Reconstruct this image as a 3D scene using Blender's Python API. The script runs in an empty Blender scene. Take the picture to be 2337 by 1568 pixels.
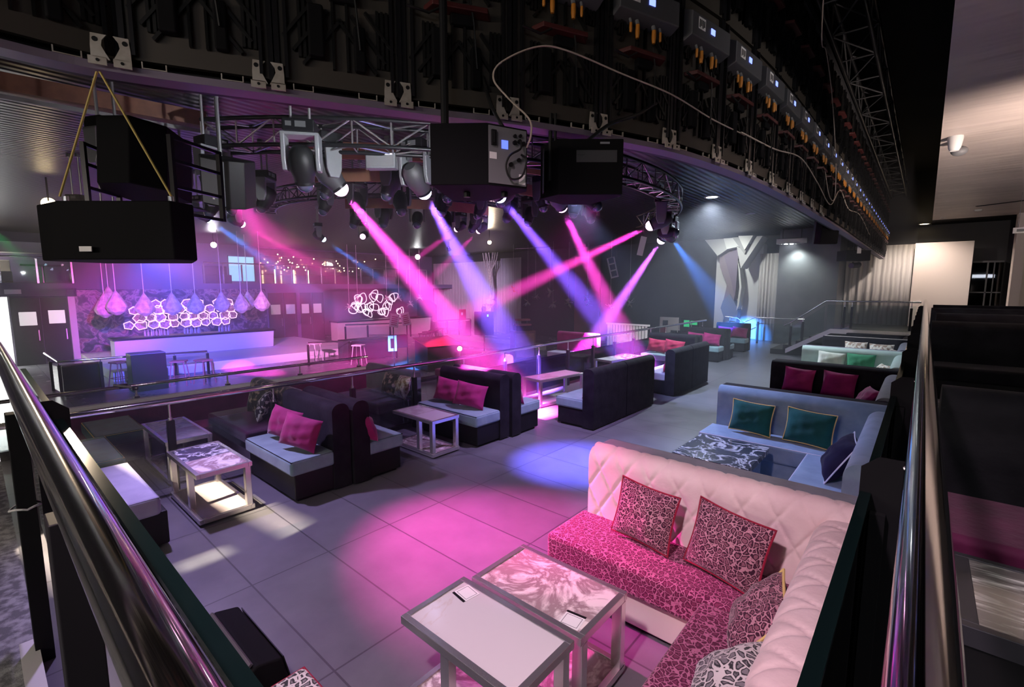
import bpy, math, random
from mathutils import Vector, Matrix
R = math.radians
S = bpy.context.scene
COL = S.collection
# ------------------------------------------------------------------ camera
cd = bpy.data.cameras.new('camera'); cam = bpy.data.objects.new('camera', cd); COL.objects.link(cam)
cd.sensor_width = 36; cd.lens = 1078.0 / 2337 * 36; cd.clip_start = .02; cd.clip_end = 200
cam.location = (0, 0, 2.2); cam.rotation_euler = (R(90 - 6.83), 0, R(41.0)); S.camera = cam
# ------------------------------------------------------------------ look
vs = S.view_settings
S.display_settings.display_device = 'sRGB'
vs.view_transform = 'Standard'; vs.look = 'None'; vs.gamma = 1; vs.exposure = 0.0; vs.use_curve_mapping = False
cy = S.cycles
cy.use_denoising = True
cy.max_bounces = 6; cy.diffuse_bounces = 2; cy.glossy_bounces = 3; cy.transmission_bounces = 4
cy.transparent_max_bounces = 16; cy.volume_bounces = 0
cy.caustics_reflective = False; cy.caustics_refractive = False
cy.sample_clamp_indirect = 6; cy.use_adaptive_sampling = True; cy.adaptive_threshold = .025
# ------------------------------------------------------------------ world and lights
w = bpy.data.worlds.new('world'); S.world = w; w.use_nodes = True
w.node_tree.nodes['Background'].inputs[0].default_value = (.02, .015, .03, 1); w.node_tree.nodes['Background'].inputs[1].default_value = .3
HAZE = .0125
def lamp(kind, loc, energy, color, target=None, size=.05, angle=60, blend=.3, sy=None):
    d = bpy.data.lights.new(kind.lower() + '_lamp', kind); d.energy = energy; d.color = color
    if kind == 'AREA':
        d.shape = 'RECTANGLE'; d.size = size; d.size_y = sy or size
    else:
        d.shadow_soft_size = size
    if kind == 'SPOT':
        d.spot_size = R(angle); d.spot_blend = blend
    o = bpy.data.objects.new(kind.lower() + '_lamp', d); COL.objects.link(o); o.location = loc
    if target is not None:
        o.rotation_euler = (Vector(target) - Vector(loc)).to_track_quat('-Z', 'Y').to_euler()
    return o
WARM = (1, .78, .55); WHITE = (1, .95, .9); COOL = (.72, .84, 1); PINK = (1, .06, .62); BLUE = (.10, .14, 1); SKY = (.06, .26, 1); VIO = (.24, .10, 1); PURP = (.62, .12, 1)
# ceiling lamps with fixtures further down, plus one spot added for the far column
lamp('SPOT', (-4.06, 12.0, 4.24), 1400, COOL, (-4.06, 12.0, 0), .08, 150, .9)
lamp('SPOT', (-3.75, 20.3, 3.7), 260, (.9, 1, .92), (-3.4, 20.5, 0), .1, 120, .9)
lamp('SPOT', (-6.3, 18.6, 4.25), 330, (.95, 1, .97), (-5.9, 21.8, 1.6), .1, 100, .9)  # added spot without a fixture, brightens the far column and white wall
lamp('SPOT', (-.25, 20.9, 4.28), 340, (1, .84, .74), (-.25, 21.3, 0), .06, 150, .9)
lamp('SPOT', (-13.2, 1.24, 3.83), 900, WARM, (-3.2, .4, 2.3), .06, 13, .8)
lamp('POINT', (-22.0, 17.1, 3.8), 170, WHITE, None, .06)
lamp('POINT', (-12.8, 13.4, 3.9), 90, WARM, None, .05)
lamp('POINT', (-22.0, 6.8, 3.8), 60, (.85, .8, 1), None, .06)
# house lights over booths, gallery and balcony, plus fill lamps added out of view
lamp('SPOT', (-.9, -.8, 4.3), 820, (1, .72, .85), (-1.5, 2.2, 0), .12, 70, 1)
lamp('SPOT', (-4.6, -3.0, 3.6), 11000, (1, .80, .60), (-5.1, 1.1, 0), .004, 22, .1)  # added lamp behind the slotted mask, throws the warm floor strips
lamp('SPOT', (1.6, 1.0, 4.2), 140, WHITE, (1.4, 2.0, 0), .1, 90, .8)
lamp('SPOT', (1.7, 8.0, 2.1), 620, (1, .82, .72), (1.8, 10.5, 5), .05, 130, .8)
lamp('SPOT', (3.4, 3.5, 4.1), 260, (1, .93, .92), (-1.2, 7.0, 4.2), .1, 80, .8)
lamp('SPOT', (-.5, -3.5, 3.4), 40, (1, .80, .62), (-3.0, .6, 3.9), .1, 70, .8)  # warm spot added out of view to tint the left screen panels
lamp('SPOT', (-2.72, 2.72, 3.15), 420, (.92, .95, 1), (-5.3, 2.9, 3.45), .05, 70, .8)  # added spot hidden behind the display loudspeaker, lights the moving head casings
lamp('AREA', (-2.5, -5.6, 3.0), 130, (1, .86, .74), (-2.5, 0, 1.5), 2.4, sy=.25)  # this panel and the next are added for the handrails to reflect
lamp('AREA', (2.6, -5.6, 3.0), 50, (.85, .9, 1), (1.5, 0, 1.5), 2.4, sy=.25)
lamp('SPOT', (-17.5, 15.5, 4.0), 2600, (.72, .55, 1), (-23.2, 22.3, 1.4), .1, 62, .9)  # added violet spot that brightens the large white curtain
lamp('POINT', (-26.2, .4, 3.3), 70, (1, .93, .85), None, .1)
lamp('AREA', (4.9, 6, 3.2), 30, (1, .8, .62), (0, 6, 1.8), .25, sy=6)
# ------------------------------------------------------------------ helpers
class MB:
    def __init__(s): s.v = []; s.f = []
    def add(s, vs, fs):
        n = len(s.v); s.v += [tuple(v) for v in vs]; s.f += [tuple(i + n for i in f) for f in fs]; return s
    def box(s, x0, y0, z0, x1, y1, z1, rz=0, o=None, M=None):
        p = [Vector((x, y, z)) for z in (z0, z1) for x, y in ((x0, y0), (x1, y0), (x1, y1), (x0, y1))]
        if rz:
            c = Vector(o) if o else Vector(((x0 + x1) / 2, (y0 + y1) / 2, 0)); m = Matrix.Rotation(rz, 3, 'Z')
            p = [m @ (q - c) + c for q in p]
        if M is not None: p = [M @ q for q in p]
        return s.add(p, [(3, 2, 1, 0), (4, 5, 6, 7), (0, 1, 5, 4), (1, 2, 6, 5), (2, 3, 7, 6), (3, 0, 4, 7)])
    def cb(s, c, d, M=None, rz=0):
        return s.box(c[0] - d[0] / 2, c[1] - d[1] / 2, c[2] - d[2] / 2, c[0] + d[0] / 2, c[1] + d[1] / 2, c[2] + d[2] / 2, rz=rz, M=M)
    def cyl(s, a, b, r, n=10, r2=None, cap=True):
        a = Vector(a); b = Vector(b); r2 = r if r2 is None else r2
        d = (b - a).normalized(); u = d.orthogonal().normalized(); w = d.cross(u)
        vs = [p + (u * math.cos(t * 2 * math.pi / n) + w * math.sin(t * 2 * math.pi / n)) * q for p, q in ((a, r), (b, r2)) for t in range(n)]
        fs = [(i, (i + 1) % n, n + (i + 1) % n, n + i) for i in range(n)]
        if cap: fs += [tuple(range(n - 1, -1, -1)), tuple(range(n, 2 * n))]
        return s.add(vs, fs)
    def tube(s, pts, r, n=8, closed=False):
        pts = [Vector(p) for p in pts]; N = len(pts); vs = []; prev = None
        for i, p in enumerate(pts):
            if closed: d = pts[(i + 1) % N] - pts[i - 1]
            else: d = pts[min(i + 1, N - 1)] - pts[max(i - 1, 0)]
            d = d.normalized() if d.length > 1e-9 else Vector((0, 0, 1))
            if prev is None: u = d.orthogonal().normalized()
            else:
                u = prev - d * prev.dot(d); u = u.normalized() if u.length > 1e-6 else d.orthogonal().normalized()
            prev = u; w = d.cross(u)
            vs += [p + (u * math.cos(t * 2 * math.pi / n) + w * math.sin(t * 2 * math.pi / n)) * r for t in range(n)]
        fs = []
        for i in range(N if closed else N - 1):
            j = (i + 1) % N
            fs += [(i * n + t, i * n + (t + 1) % n, j * n + (t + 1) % n, j * n + t) for t in range(n)]
        if not closed: fs += [tuple(range(n - 1, -1, -1)), tuple(range((N - 1) * n, N * n))]
        return s.add(vs, fs)
    def prism(s, poly, a, b, ax='z', M=None):
        f = {'z': lambda p, h: (p[0], p[1], h), 'y': lambda p, h: (p[0], h, p[1]), 'x': lambda p, h: (h, p[0], p[1])}[ax]
        n = len(poly); vs = [Vector(f(p, h)) for h in (a, b) for p in poly]
        if M is not None: vs = [M @ v for v in vs]
        return s.add(vs, [tuple(range(n - 1, -1, -1)), tuple(range(n, 2 * n))] + [(i, (i + 1) % n, n + (i + 1) % n, n + i) for i in range(n)])
    def lathe(s, prof, c=(0, 0, 0), n=16, M=None, cap=True):
        vs = [Vector((c[0] + r * math.cos(t * 2 * math.pi / n), c[1] + r * math.sin(t * 2 * math.pi / n), c[2] + z)) for r, z in prof for t in range(n)]
        if M is not None: vs = [M @ v for v in vs]
        m = len(prof); fs = [(i * n + t, i * n + (t + 1) % n, (i + 1) * n + (t + 1) % n, (i + 1) * n + t) for i in range(m - 1) for t in range(n)]
        if cap: fs += [tuple(range(n - 1, -1, -1)), tuple(range((m - 1) * n, m * n))]
        return s.add(vs, fs)
    def ball(s, c, r, n=10, m=6, sz=1):
        return s.lathe([(max(1e-4, r * math.sin(math.pi * i / m)), -r * sz * math.cos(math.pi * i / m)) for i in range(m + 1)], c, n)
    def grid(s, f, nu, nv):
        vs = [f(i / nu, j / nv) for j in range(nv + 1) for i in range(nu + 1)]
        return s.add(vs, [(j * (nu + 1) + i, j * (nu + 1) + i + 1, (j + 1) * (nu + 1) + i + 1, (j + 1) * (nu + 1) + i) for j in range(nv) for i in range(nu)])
    def build(s, name, mat, parent=None, bevel=0, seg=2, smooth=None):
        me = bpy.data.meshes.new(name); me.from_pydata(s.v, [], s.f); me.update()
        if mat: me.materials.append(mat)
        if smooth or bevel:
            me.polygons.foreach_set('use_smooth', [True] * len(me.polygons))
            me.set_sharp_from_angle(angle=R(smooth if smooth else 35))
        o = bpy.data.objects.new(name, me); COL.objects.link(o)
        if bevel:
            b = o.modifiers.new('edge', 'BEVEL'); b.width = bevel; b.segments = seg; b.limit_method = 'ANGLE'; b.angle_limit = R(40); b.harden_normals = True
        if parent: o.parent = parent
        return o
def mb(): return MB()
def tag(o, label=None, cat=None, group=None, kind=None):
    for k, v in (('label', label), ('category', cat), ('group', group), ('kind', kind)):
        if v: o[k] = v
    return o
def thing(name, label, cat, loc=(0, 0, 0), rz=0, group=None):
    o = bpy.data.objects.new(name, None); COL.objects.link(o); o.empty_display_size = .1
    o.location = loc; o.rotation_euler = (0, 0, rz)
    return tag(o, label, cat, group)
def struct(name, m, mat, **k): return tag(m.build(name, mat, **k), kind='structure')
def dup(root, loc, rz, label, group=None):
    r = root.copy(); COL.objects.link(r); r.location = loc; r.rotation_euler = (0, 0, rz); r['label'] = label
    if group: r['group'] = group
    for ch in list(root.children):
        c = ch.copy(); COL.objects.link(c); c.parent = r
        for g in list(ch.children):
            d = g.copy(); COL.objects.link(d); d.parent = c
    return r
ORD = 'first second third fourth fifth sixth seventh eighth ninth tenth eleventh twelfth thirteenth fourteenth fifteenth sixteenth seventeenth eighteenth nineteenth twentieth'.split()
def nth(i):
    if i < 20: return ORD[i]
    return {2: 'twenty', 3: 'thirty', 4: 'forty'}[(i + 1) // 10] + '-' + ORD[(i + 1) % 10 - 1] if (i + 1) % 10 else {3: 'thirtieth', 4: 'fortieth'}[(i + 1) // 10]
def spline(P, n):
    P = [Vector(p) for p in P]; out = []
    Q = [P[0] * 2 - P[1]] + P + [P[-1] * 2 - P[-2]]
    for i in range(1, len(Q) - 2):
        a, b, c, d = Q[i - 1:i + 3]
        for k in range(n):
            t = k / n
            out.append(.5 * (2 * b + (c - a) * t + (2 * a - 5 * b + 4 * c - d) * t * t + (3 * b - a - 3 * c + d) * t ** 3))
    return out + [P[-1]]
# ------------------------------------------------------------------ materials
def mat(name, col, rough=.5, metal=0, sheen=0, col2=None, nscale=6, emit=None, es=1, bump=0, bscale=40, spec=.5, ndetail=4, coat=0, lo=.35, hi=.65):
    m = bpy.data.materials.new(name); m.use_nodes = True; n = m.node_tree.nodes; L = m.node_tree.links; b = n['Principled BSDF']
    b.inputs['Base Color'].default_value = (*col, 1); b.inputs['Roughness'].default_value = rough; b.inputs['Metallic'].default_value = metal
    b.inputs['Specular IOR Level'].default_value = spec; b.inputs['Coat Weight'].default_value = coat
    if sheen: b.inputs['Sheen Weight'].default_value = sheen; b.inputs['Sheen Roughness'].default_value = .4
    if emit: b.inputs['Emission Color'].default_value = (*emit, 1); b.inputs['Emission Strength'].default_value = es
    if col2 or bump:
        tc = n.new('ShaderNodeTexCoord')
    if col2:
        t = n.new('ShaderNodeTexNoise'); t.inputs['Scale'].default_value = nscale; t.inputs['Detail'].default_value = ndetail
        r = n.new('ShaderNodeValToRGB'); r.color_ramp.elements[0].position = lo; r.color_ramp.elements[1].position = hi
        r.color_ramp.elements[0].color = (*col, 1); r.color_ramp.elements[1].color = (*col2, 1)
        L.new(tc.outputs['Object'], t.inputs['Vector']); L.new(t.outputs[0], r.inputs[0]); L.new(r.outputs[0], b.inputs['Base Color'])
    if bump:
        t2 = n.new('ShaderNodeTexNoise'); t2.inputs['Scale'].default_value = bscale; t2.inputs['Detail'].default_value = 5
        bp = n.new('ShaderNodeBump'); bp.inputs['Strength'].default_value = bump; bp.inputs['Distance'].default_value = .02
        L.new(tc.outputs['Object'], t2.inputs['Vector']); L.new(t2.outputs[0], bp.inputs['Height']); L.new(bp.outputs[0], b.inputs['Normal'])
    return m
def velvet(name, c, c2): return mat(name, c, .75, 0, .35 if max(c2) > .06 else .06, c2, 5, bump=.12, bscale=30, spec=.25 if max(c2) > .06 else .08)
def nodes(name, rough=.5, **k):
    m = mat(name, (.5, .5, .5), rough, **k); return m, m.node_tree.nodes, m.node_tree.links, m.node_tree.nodes['Principled BSDF']
def ramp(n, stops):
    r = n.new('ShaderNodeValToRGB'); e = r.color_ramp.elements
    e[0].position, e[0].color = stops[0][0], (*stops[0][1], 1); e[1].position, e[1].color = stops[-1][0], (*stops[-1][1], 1)
    for p, c in stops[1:-1]:
        x = e.new(p); x.color = (*c, 1)
    return r
def marble(name, base, vein, scale=3, width=.06, dist=1.2, off=(0, 0, 0), soft=.12, stretch=(1, 1, 1), rough=.12):
    m, n, L, b = nodes(name, rough, spec=.5)
    tc = n.new('ShaderNodeTexCoord'); mp = n.new('ShaderNodeMapping'); mp.inputs['Location'].default_value = off; mp.inputs['Scale'].default_value = stretch
    t = n.new('ShaderNodeTexNoise'); t.inputs['Scale'].default_value = scale; t.inputs['Detail'].default_value = 6; t.inputs['Distortion'].default_value = dist; t.inputs['Roughness'].default_value = .6
    a = n.new('ShaderNodeMath'); a.operation = 'SUBTRACT'; a.inputs[1].default_value = .5
    ab = n.new('ShaderNodeMath'); ab.operation = 'ABSOLUTE'
    r = ramp(n, [(0, vein), (width, vein), (width + soft, base), (1, base)])
    L.new(tc.outputs['Object'], mp.inputs['Vector']); L.new(mp.outputs[0], t.inputs['Vector']); L.new(t.outputs[0], a.inputs[0]); L.new(a.outputs[0], ab.inputs[0]); L.new(ab.outputs[0], r.inputs[0]); L.new(r.outputs[0], b.inputs['Base Color'])
    return m
def leopard(name, base, ring, core, scale=22, th=.09):
    m, n, L, b = nodes(name, .8, sheen=.3, spec=.2)
    tc = n.new('ShaderNodeTexCoord')
    nz = n.new('ShaderNodeTexNoise'); nz.inputs['Scale'].default_value = scale * .8; nz.inputs['Detail'].default_value = 2
    mx = n.new('ShaderNodeVectorMath'); mx.operation = 'MULTIPLY_ADD'; mx.inputs[1].default_value = (.035,) * 3
    v = n.new('ShaderNodeTexVoronoi'); v.inputs['Scale'].default_value = scale; v.feature = 'DISTANCE_TO_EDGE'; v.inputs['Randomness'].default_value = .85
    r = ramp(n, [(0, base), (th, base), (th + .03, ring), (.21, ring), (.26, core), (1, core)])
    L.new(tc.outputs['Object'], nz.inputs['Vector']); L.new(nz.outputs['Color'], mx.inputs[0]); L.new(tc.outputs['Object'], mx.inputs[2])
    L.new(mx.outputs[0], v.inputs['Vector']); L.new(v.outputs['Distance'], r.inputs[0]); L.new(r.outputs[0], b.inputs['Base Color'])
    return m
def glassmat(name, tint=(.9, .95, .95), refl=.09, haze=0):
    m = bpy.data.materials.new(name); m.use_nodes = True; n = m.node_tree.nodes; L = m.node_tree.links; n.clear()
    o = n.new('ShaderNodeOutputMaterial'); t = n.new('ShaderNodeBsdfTransparent'); t.inputs[0].default_value = (*tint, 1)
    g = n.new('ShaderNodeBsdfGlossy'); g.inputs['Roughness'].default_value = .02; fr = n.new('ShaderNodeFresnel'); fr.inputs[0].default_value = 1.45
    mx = n.new('ShaderNodeMixShader'); L.new(fr.outputs[0], mx.inputs[0]); L.new(t.outputs[0], mx.inputs[1]); L.new(g.outputs[0], mx.inputs[2])
    if haze:
        d = n.new('ShaderNodeBsdfDiffuse'); m2 = n.new('ShaderNodeMixShader'); m2.inputs[0].default_value = haze
        L.new(mx.outputs[0], m2.inputs[1]); L.new(d.outputs[0], m2.inputs[2]); L.new(m2.outputs[0], o.inputs[0])
    else: L.new(mx.outputs[0], o.inputs[0])
    return m
def tilefloor(name, c1, c2, grout, w, h, rough=.35, nscale=2.5, gr=.006):
    m, n, L, b = nodes(name, rough, spec=.5)
    tc = n.new('ShaderNodeTexCoord'); br = n.new('ShaderNodeTexBrick'); br.offset = 0; br.inputs['Scale'].default_value = 1
    br.inputs['Brick Width'].default_value = w; br.inputs['Row Height'].default_value = h; br.inputs['Mortar Size'].default_value = gr; br.inputs['Bias'].default_value = 0
    br.inputs['Color1'].default_value = (1, 1, 1, 1); br.inputs['Color2'].default_value = (.9, .9, .9, 1); br.inputs['Mortar'].default_value = (*grout, 1)
    t = n.new('ShaderNodeTexNoise'); t.inputs['Scale'].default_value = nscale; t.inputs['Detail'].default_value = 9; t.inputs['Roughness'].default_value = .65
    r = ramp(n, [(.2, c1), (.8, c2)]); mx = n.new('ShaderNodeMix'); mx.data_type = 'RGBA'; mx.blend_type = 'MULTIPLY'; mx.inputs[0].default_value = 1
    L.new(tc.outputs['Object'], br.inputs['Vector']); L.new(tc.outputs['Object'], t.inputs['Vector']); L.new(t.outputs[0], r.inputs[0])
    L.new(r.outputs[0], mx.inputs[6]); L.new(br.outputs['Color'], mx.inputs[7]); L.new(mx.outputs[2], b.inputs['Base Color'])
    r2 = ramp(n, [(.2, (rough - .02,) * 3), (.8, (rough + .06,) * 3)]); L.new(t.outputs[0], r2.inputs[0]); L.new(r2.outputs[0], b.inputs['Roughness'])
    return m
M = {}
M['black'] = mat('black_paint', (.008, .008, .009), .5, spec=.25); M['blackmatte'] = mat('black_matte', (.005, .005, .006), .8, spec=.12)
M['blackmetal'] = mat('black_metal', (.02, .02, .023), .35, .6); M['darkgrey'] = mat('dark_grey', (.05, .05, .055), .5)
M['grey'] = mat('grey', (.18, .18, .19), .5); M['chrome'] = mat('chrome', (.78, .76, .76), .26, .9); M['steel'] = mat('brushed_steel', (.6, .6, .62), .25, 1)
M['rail'] = mat('polished_rail', (.80, .77, .76), .10, 1); M['alu'] = mat('aluminium', (.55, .56, .58), .35, .9)
M['white'] = mat('white', (.8, .79, .78), .5); M['cream'] = mat('cream', (.75, .66, .6), .6); M['paper'] = mat('paper', (.85, .83, .82), .7)
M['zinc'] = mat('zinc_plate', (.62, .58, .52), .4, .5, col2=(.45, .4, .34), nscale=14)
M['orange'] = mat('orange_plug', (.55, .20, .02), .45); M['redbrown'] = mat('redbrown_latch', (.07, .012, .012), .5)
M['lcd'] = mat('blue_display', (.05, .08, .4), .3, emit=(.16, .22, 1), es=3); M['lcd2'] = mat('pale_display', (.05, .08, .4), .3, emit=(.12, .18, 1), es=1.6)
M['wood'] = mat('light_wood', (.55, .38, .22), .5, col2=(.42, .27, .15), nscale=9); M['dwood'] = mat('dark_wood', (.12, .05, .035), .5, col2=(.18, .08, .05), nscale=8)
M['brown'] = mat('brown_baffle', (.24, .11, .06), .7, col2=(.32, .16, .09), nscale=3)
M['vblack'] = velvet('black_velvet', (.006, .006, .008), (.013, .013, .016)); M['vchar'] = velvet('charcoal_velvet', (.008, .007, .010), (.016, .015, .019))
M['vteal'] = velvet('grey_teal_velvet', (.16, .25, .28), (.22, .33, .36)); M['vblue'] = velvet('blue_velvet', (.20, .29, .40), (.28, .38, .50))
M['vpink'] = velvet('cream_pink_velvet', (.72, .53, .54), (.80, .61, .62)); M['vmag'] = velvet('magenta_velvet', (.22, .008, .085), (.33, .016, .13))
M['vred'] = velvet('crimson_velvet', (.32, .012, .055), (.42, .025, .09)); M['vgreen'] = velvet('bottle_green_velvet', (.004, .06, .05), (.01, .10, .085)); M['vemer'] = velvet('emerald_velvet', (.03, .2, .09), (.05, .28, .14))
M['vnavy'] = velvet('navy_velvet', (.01, .008, .028), (.02, .017, .05)); M['vmint'] = velvet('mint_velvet', (.42, .55, .5), (.5, .63, .57)); M['vlilac'] = velvet('lilac_velvet', (.34, .33, .48), (.42, .41, .56)); M['vplum'] = velvet('plum_velvet', (.07, .004, .035), (.11, .008, .055))
M['vgrey'] = velvet('slate_velvet', (.17, .18, .22), (.22, .23, .28)); M['gold'] = mat('gold_piping', (.75, .55, .2), .5); M['piping'] = mat('pale_piping', (.7, .68, .8), .5); M['redpipe'] = mat('red_piping', (.3, .01, .04), .5)
M['vsage'] = velvet('sage_satin', (.5, .56, .45), (.75, .78, .68)); M['floral'] = mat('floral_fabric', (.75, .7, .6), .8, sheen=.3, col2=(.35, .25, .18), nscale=16, lo=.48, hi=.56)
M['dfloral'] = mat('dark_floral_fabric', (.05, .06, .05), .7, sheen=.3, col2=(.5, .4, .3), nscale=11, lo=.5, hi=.6); M['zebra'] = mat('zebra_fabric', (.05, .05, .06), .8, col2=(.8, .78, .78), nscale=18, lo=.49, hi=.53, ndetail=1)
M['leo'] = leopard('leopard_velvet', (.50, .24, .30), (.05, .012, .03), (.24, .09, .13), 33, .055); M['leos'] = leopard('leopard_seat_velvet', (.46, .15, .26), (.10, .012, .045), (.20, .035, .09), 32, .055)
M['leogrey'] = leopard('grey_leopard', (.6, .55, .55), (.03, .03, .035), (.2, .18, .2), 27)
M['mpink'] = marble('pink_veined_marble', (.86, .78, .76), (.36, .26, .27), 3.2, .02, 1.8, soft=.10); M['mwhite'] = marble('white_marble', (.66, .61, .63), (.62, .54, .53), 1.1, .0008, 1.2, (3, 1, 0), .014)
M['mdark'] = marble('dark_veined_marble', (.055, .06, .075), (.7, .71, .75), 2.2, .006, 1.7, (1, 4, 0), .03); M['mstreak'] = marble('streaked_marble', (.88, .87, .86), (.13, .12, .12), 2.4, .05, .6, (0, 2, 0), .16, (1.2, 7, 1))
M['mgrey'] = marble('grey_marble', (.55, .54, .56), (.85, .84, .85), 3.5, .03, 1.3, (2, 2, 0), .1); M['mpale'] = marble('pale_stone', (.66, .60, .60), (.55, .46, .46), 4, .02, .8, (5, 2, 0), .1)
M['glass'] = glassmat('railing_glass'); M['glassedge'] = mat('dark_glass_edge', (.003, .008, .008), .12, spec=.4); M['smoke'] = glassmat('smoked_glass', (.35, .35, .4))
M['ledback'] = mat('cabinet_black', (.05, .042, .034), .55, .1); M['ledrib'] = mat('cabinet_rib', (.008, .008, .008), .4, .2); M['ledbox'] = mat('power_box_grey', (.10, .10, .11), .5, .3)
M['sock'] = mat('cable_black', (.01, .01, .01), .5); M['cablew'] = mat('cable_beige', (.55, .45, .38), .5); M['strap'] = mat('yellow_strap', (.5, .38, .1), .7)
M['bulbw'] = mat('lamp_white', (1, 1, 1), .4, emit=(.9, .96, 1), es=30); M['bulby'] = mat('lamp_warm', (1, .9, .7), .4, emit=(1, .75, .42), es=22)
# ------------------------------------------------------------------ structure
RING = spline([(-3.9, -2.6, 0), (-3.4, -1.0, 0), (-3.1, -.1, 0), (-3.02, .49, 0), (-2.72, 1.12, 0), (-2.33, 1.86, 0), (-2.03, 2.38, 0), (-1.72, 3.09, 0), (-1.5, 3.8, 0), (-1.36, 4.9, 0), (-1.3, 6.1, 0), (-1.27, 7.75, 0), (-1.25, 10.3, 0), (-1.25, 13, 0), (-1.25, 18, 0), (-1.25, 22, 0)], 10)
M['floor'] = tilefloor('grey_stone_tile', (.10, .10, .115), (.16, .16, .175), (.42, .42, .43), 1.2, .6, .32, gr=.0065)
M['carpet'] = mat('mottled_carpet', (.16, .16, .17), .9, col2=(.42, .42, .44), nscale=14, ndetail=6, lo=.42, hi=.6, bump=.4, bscale=120)
M['hallfloor'] = tilefloor('dark_glossy_floor', (.20, .20, .22), (.30, .30, .32), (.6, .6, .6), 1.5, 1.5, .24, nscale=1.5)
M['wallblack'] = mat('black_wall', (.013, .013, .016), .6, col2=(.02, .02, .024), nscale=1.5)
M['wallpurple'] = mat('violet_painted_wall', (.16, .12, .22), .6)
M['ceil'] = mat('dark_ceiling', (.035, .034, .04), .45, col2=(.05, .05, .055), nscale=1.2)
m, n, L, b = nodes('slatted_dark_ceiling', .38)
tc = n.new('ShaderNodeTexCoord'); wv = n.new('ShaderNodeTexWave'); wv.bands_direction = 'X'; wv.inputs['Scale'].default_value = 2.4; wv.inputs['Distortion'].default_value = 0
r = ramp(n, [(0, (.006, .006, .007)), (.12, (.006, .006, .007)), (.2, (.018, .017, .021)), (1, (.022, .021, .026))]); bp = n.new('ShaderNodeBump'); bp.inputs['Strength'].default_value = .5; bp.inputs['Distance'].default_value = .02
L.new(tc.outputs['Object'], wv.inputs['Vector']); L.new(wv.outputs['Fac'], r.inputs[0]); L.new(r.outputs[0], b.inputs['Base Color']); L.new(wv.outputs['Fac'], bp.inputs['Height']); L.new(bp.outputs[0], b.inputs['Normal'])
M['slat'] = m
M['ceilR'] = mat('brushed_cream_ceiling', (.50, .42, .39), .42, col2=(.58, .49, .45), nscale=1.2)
nd = M['ceilR'].node_tree
t = nd.nodes.new('ShaderNodeTexNoise'); t.inputs['Scale'].default_value = 1.0; t.inputs['Detail'].default_value = 3; mp = nd.nodes.new('ShaderNodeMapping'); mp.inputs['Scale'].default_value = (.3, 1.5, 1); tc = nd.nodes.new('ShaderNodeTexCoord'); bp = nd.nodes.new('ShaderNodeBump'); bp.inputs['Strength'].default_value = .6; bp.inputs['Distance'].default_value = .10
nd.links.new(tc.outputs['Object'], mp.inputs[0]); nd.links.new(mp.outputs[0], t.inputs['Vector']); nd.links.new(t.outputs[0], bp.inputs['Height']); nd.links.new(bp.outputs[0], nd.nodes['Principled BSDF'].inputs['Normal'])
m, n, L, b = nodes('bar_back_mural', .3)
tc = n.new('ShaderNodeTexCoord'); v = n.new('ShaderNodeTexVoronoi'); v.inputs['Scale'].default_value = 1.4; nz = n.new('ShaderNodeTexNoise'); nz.inputs['Scale'].default_value = 2.2; nz.inputs['Detail'].default_value = 8; nz.inputs['Distortion'].default_value = 1.5
r = ramp(n, [(.36, (.015, .012, .03)), (.47, (.10, .06, .12)), (.54, (.42, .30, .36)), (.6, (.12, .04, .1)), (.72, (.5, .28, .24))])
L.new(tc.outputs['Object'], nz.inputs['Vector']); L.new(nz.outputs[0], r.inputs[0]); L.new(r.outputs[0], b.inputs['Base Color']); M['mural'] = m
def pleats(name, c, c2, sc=5):
    m, n, L, b = nodes(name, .7)
    tc = n.new('ShaderNodeTexCoord'); wv = n.new('ShaderNodeTexWave'); wv.bands_direction = 'X'; wv.inputs['Scale'].default_value = sc; wv.inputs['Distortion'].default_value = 1.2; wv.inputs['Detail'].default_value = 2
    r = ramp(n, [(0, c2), (.5, c), (1, c)]); bp = n.new('ShaderNodeBump'); bp.inputs['Strength'].default_value = .4; bp.inputs['Distance'].default_value = .04
    L.new(tc.outputs['Object'], wv.inputs['Vector']); L.new(wv.outputs['Fac'], r.inputs[0]); L.new(r.outputs[0], b.inputs['Base Color']); L.new(wv.outputs['Fac'], bp.inputs['Height']); L.new(bp.outputs[0], b.inputs['Normal']); return m
M['drape'] = pleats('white_drape', (.66, .63, .61), (.5, .47, .46), 2.2)
struct('floor', mb().box(-8.7, .1, -.7, -.02, 22.5, 0), M['floor'])
struct('floor_2', mb().box(-8.7, -6, -.7, -.02, .1, -.002), M['carpet'])
struct('floor_3', mb().box(-27.5, -6, -.9, -8.7, 22.5, -.7), M['hallfloor'])
struct('floor_4', mb().box(-.02, -6, -.7, 5, 22.5, .8), M['carpet'])
struct('floor_5', mb().box(-25, 2.75, -.7, -18.6, 11.2, -.4), M['paper'])
struct('trim_1', mb().box(-3.9, .02, 0, -2.2, .1, .09), M['white'])
struct('trim_2', mb().box(-.06, 2.6, 0, -.02, 17.3, .84).box(-.06, .1, 0, -.02, 2.6, .5), M['dwood'])
struct('trim_3', mb().box(-8.74, .1, -.7, -8.66, 22.5, .12), M['blackmetal'])
# steps up to the gallery, running toward the right wall
st = mb()
for i in range(5): st.box(-3.75 + i * .36, 17.45, 0, -2.0, 19.0, .16 * (i + 1))
st.box(-2.0, 17.45, 0, -.02, 22.5, .8)
struct('floor_6', st, M['black'])
struct('trim_4', mb().prism([(-3.3, .05), (-3.3, .2), (-2.12, .92), (-.02, .92), (-.02, .78), (-2.1, .78)], 17.40, 17.45, 'y'), M['steel'])
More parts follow.
